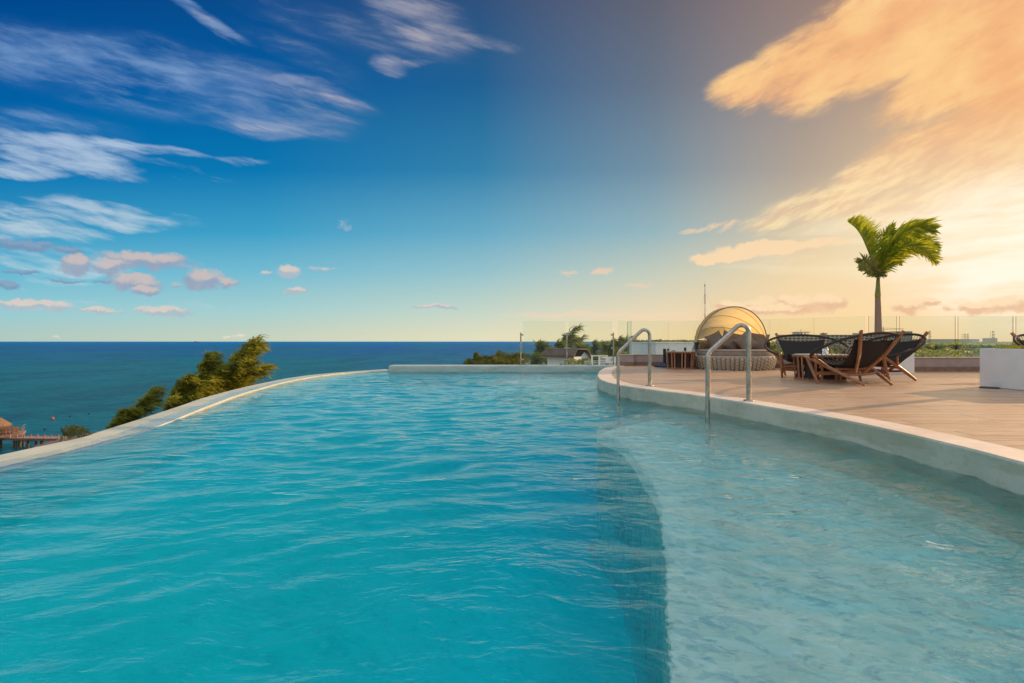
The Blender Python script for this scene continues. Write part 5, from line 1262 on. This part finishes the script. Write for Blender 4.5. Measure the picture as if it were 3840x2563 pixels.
A = np.array(at(-120,1637,PZ)); B = np.array(at(262,1641,PZ)); m = MB(); dz = PZ-SEA
m.bar((A[0]+66,A[1]-66.5,dz-.1), (B[0]+66,B[1]-66.5,dz-.1), 1.5, .2); m.build('deck_boards', m_pink, wk)
m = MB(); m.bar((A[0]+66,A[1]-67.28,dz-.16), (B[0]+66,B[1]-67.28,dz-.16), .08, .30); m.build('fascia_board', m_pier, wk)
for i in range(16):
    p = A+(B-A)*i/15; m = MB(); m.box(p[0]+65.95, p[0]+66.05, p[1]-67.22, p[1]-67.12, dz, dz+.55); m.build('rope_post', m_pink, wk)
    if i % 2: m = MB(); m.tube([(p[0]+66,p[1]-66.6,-.8),(p[0]+66,p[1]-66.6,dz-.2)], .15, 8); m.build('pile', m_pile, wk)
m = MB()
for i in range(15):
    p = A+(B-A)*i/15; q = A+(B-A)*(i+1)/15; c = (p+q)/2
    m.tube([(p[0]+66,p[1]-67.17,dz+.5),(c[0]+66,c[1]-67.17,dz+.38),(q[0]+66,q[1]-67.17,dz+.5)], .02, 5, caps=False)
m.build('rope', m_pink, wk)
hx, hy = at(-26, 1630, -12.1); HR = R(40); hut = empty('thatched_hut', (hx, hy, SEA), HR, 'open hut with a conical thatched roof standing over the water', 'hut'); hh = -12.1-SEA; sc = hy/F
m = MB(); m.box(-3.2, 3.05, -1.9, 1.9, hh-.3, hh, bev=.03); m.build('floor_deck', m_pink, hut)
ez = CAMZ-(1597-CY)*sc-SEA; az = CAMZ-(1556-CY)*sc-SEA
m = MB(); m.lathe([(1.9,ez-.12),(2.02,ez),(1.6,ez+.42),(.9,ez+1.05),(.1,az),(0,az+.02)], (-.15,0,0), 40, caps=False)
rr = random.Random(2); 
for i in range(260):
    a = rr.random()*6.28; m.bar((-.15+1.9*math.cos(a),1.9*math.sin(a),ez-.02), (-.15+(2.0+.1*rr.random())*math.cos(a),2.05*math.sin(a),ez-.16-.12*rr.random()), .05, .03)
m.build('roof', m_thatch, hut)
for a in range(6):
    m = MB(); x, y = 1.6*math.cos(a*1.047)-.15, 1.5*math.sin(a*1.047); m.tube([(x,y,hh),(x,y,ez+.2)], .10, 8); m.build('post', m_pier, hut)
for i in range(9):
    m = MB(); x = -3.1+i*.76; m.box(x-.04, x+.04, -1.86, -1.78, hh, hh+.95); m.build('railing_post', m_pink, hut)
for z in (.92, .5):
    m = MB(); m.box(-3.1, 3.0, -1.84, -1.80, hh+z-.03, hh+z+.03); m.box(2.96, 3.0, -1.8, 1.8, hh+z-.03, hh+z+.03); m.build('railing', m_pink, hut)
for x in (-2.6,0,2.7):
    m = MB(); m.tube([(x,-1.2,-.8),(x,-1.2,hh-.3)], .16, 8); m.build('pile', m_pile, hut)
m_or = plain('orange_fabric', (.34,.12,.04), .8)
for i, (x, lb) in enumerate(((1.25,'orange brown chair on the hut deck, beside the hut post'),(2.15,'orange brown chair at the outer end of the hut deck'))):
    c_ = empty('deck_chair', (hx+x*math.cos(HR)+.6*math.sin(HR), hy+x*math.sin(HR)-.6*math.cos(HR), -12.098), HR, lb, 'chair', 'orange chairs on the hut deck')
    m = MB(); m.box(-.35, .35, -.3, .3, .22, .36, bev=.03); m.build('seat', m_or, c_)
    m = MB(); m.box(-.35, .35, .22, .32, .36, .85, bev=.03); m.build('backrest', m_or, c_)
    for sx in (-.3,.3):
        for sy in (-.25,.25): m = MB(); m.box(sx-.03, sx+.03, sy-.03, sy+.03, 0, .22); m.build('leg', m_pier, c_)
# buoys, ship
GB = 'mooring buoys on the sea'
for px, py, r_, mt_, lb in ((198,1572,.30,m_red,'red round buoy floating right of the thatched hut'),(263,1563,.16,m_black,'dark small buoy right of the red one'),(333,1554,.16,m_black,'dark small buoy farthest out to the right'),(268,1611,.22,m_white,'white buoy above the windblown palm'),(319,1618,.22,m_pink,'pale pink buoy near the stepped platforms'),(168,1612,.15,m_black,'dark small buoy between the hut and the windblown palm'),(555,1526,.22,m_white,'white buoy left of the bushy casuarina')):
    x, y = at(px, py, SEA); m = MB(); m.lathe([(0,-r_),(r_*.7,-r_*.7),(r_,0),(r_*.7,r_*.7),(r_*.15,r_),(r_*.15,r_*1.25)], (0,0,0), 14); o = m.build('buoy', mt_, None, (x, y, SEA+.1)); tag(o, lb, 'buoy', GB)
sx_, sy_ = (738-CX)/F*9000, 9000; sh_ = empty('cargo_ship', (sx_, sy_, SEA), 0, 'tiny dark cargo ship on the horizon', 'ship')
m_ship = plain('ship_hull', (.07,.09,.12), .7); m = MB()
m.add([(-45,-6,0),(43,-6,0),(48,-6,9),(-46,-6,7),(-45,6,0),(43,6,0),(48,6,9),(-46,6,7)], [(0,1,2,3),(7,6,5,4),(3,2,6,7),(1,5,6,2),(4,0,3,7)]); m.build('hull', m_ship, sh_)
m = MB(); m.box(-38, -24, -5, 5, 7, 20); m.build('bridge_house', m_ship, sh_); m = MB(); m.box(-18, 34, -5, 5, 8, 14); m.build('containers', m_ship, sh_)
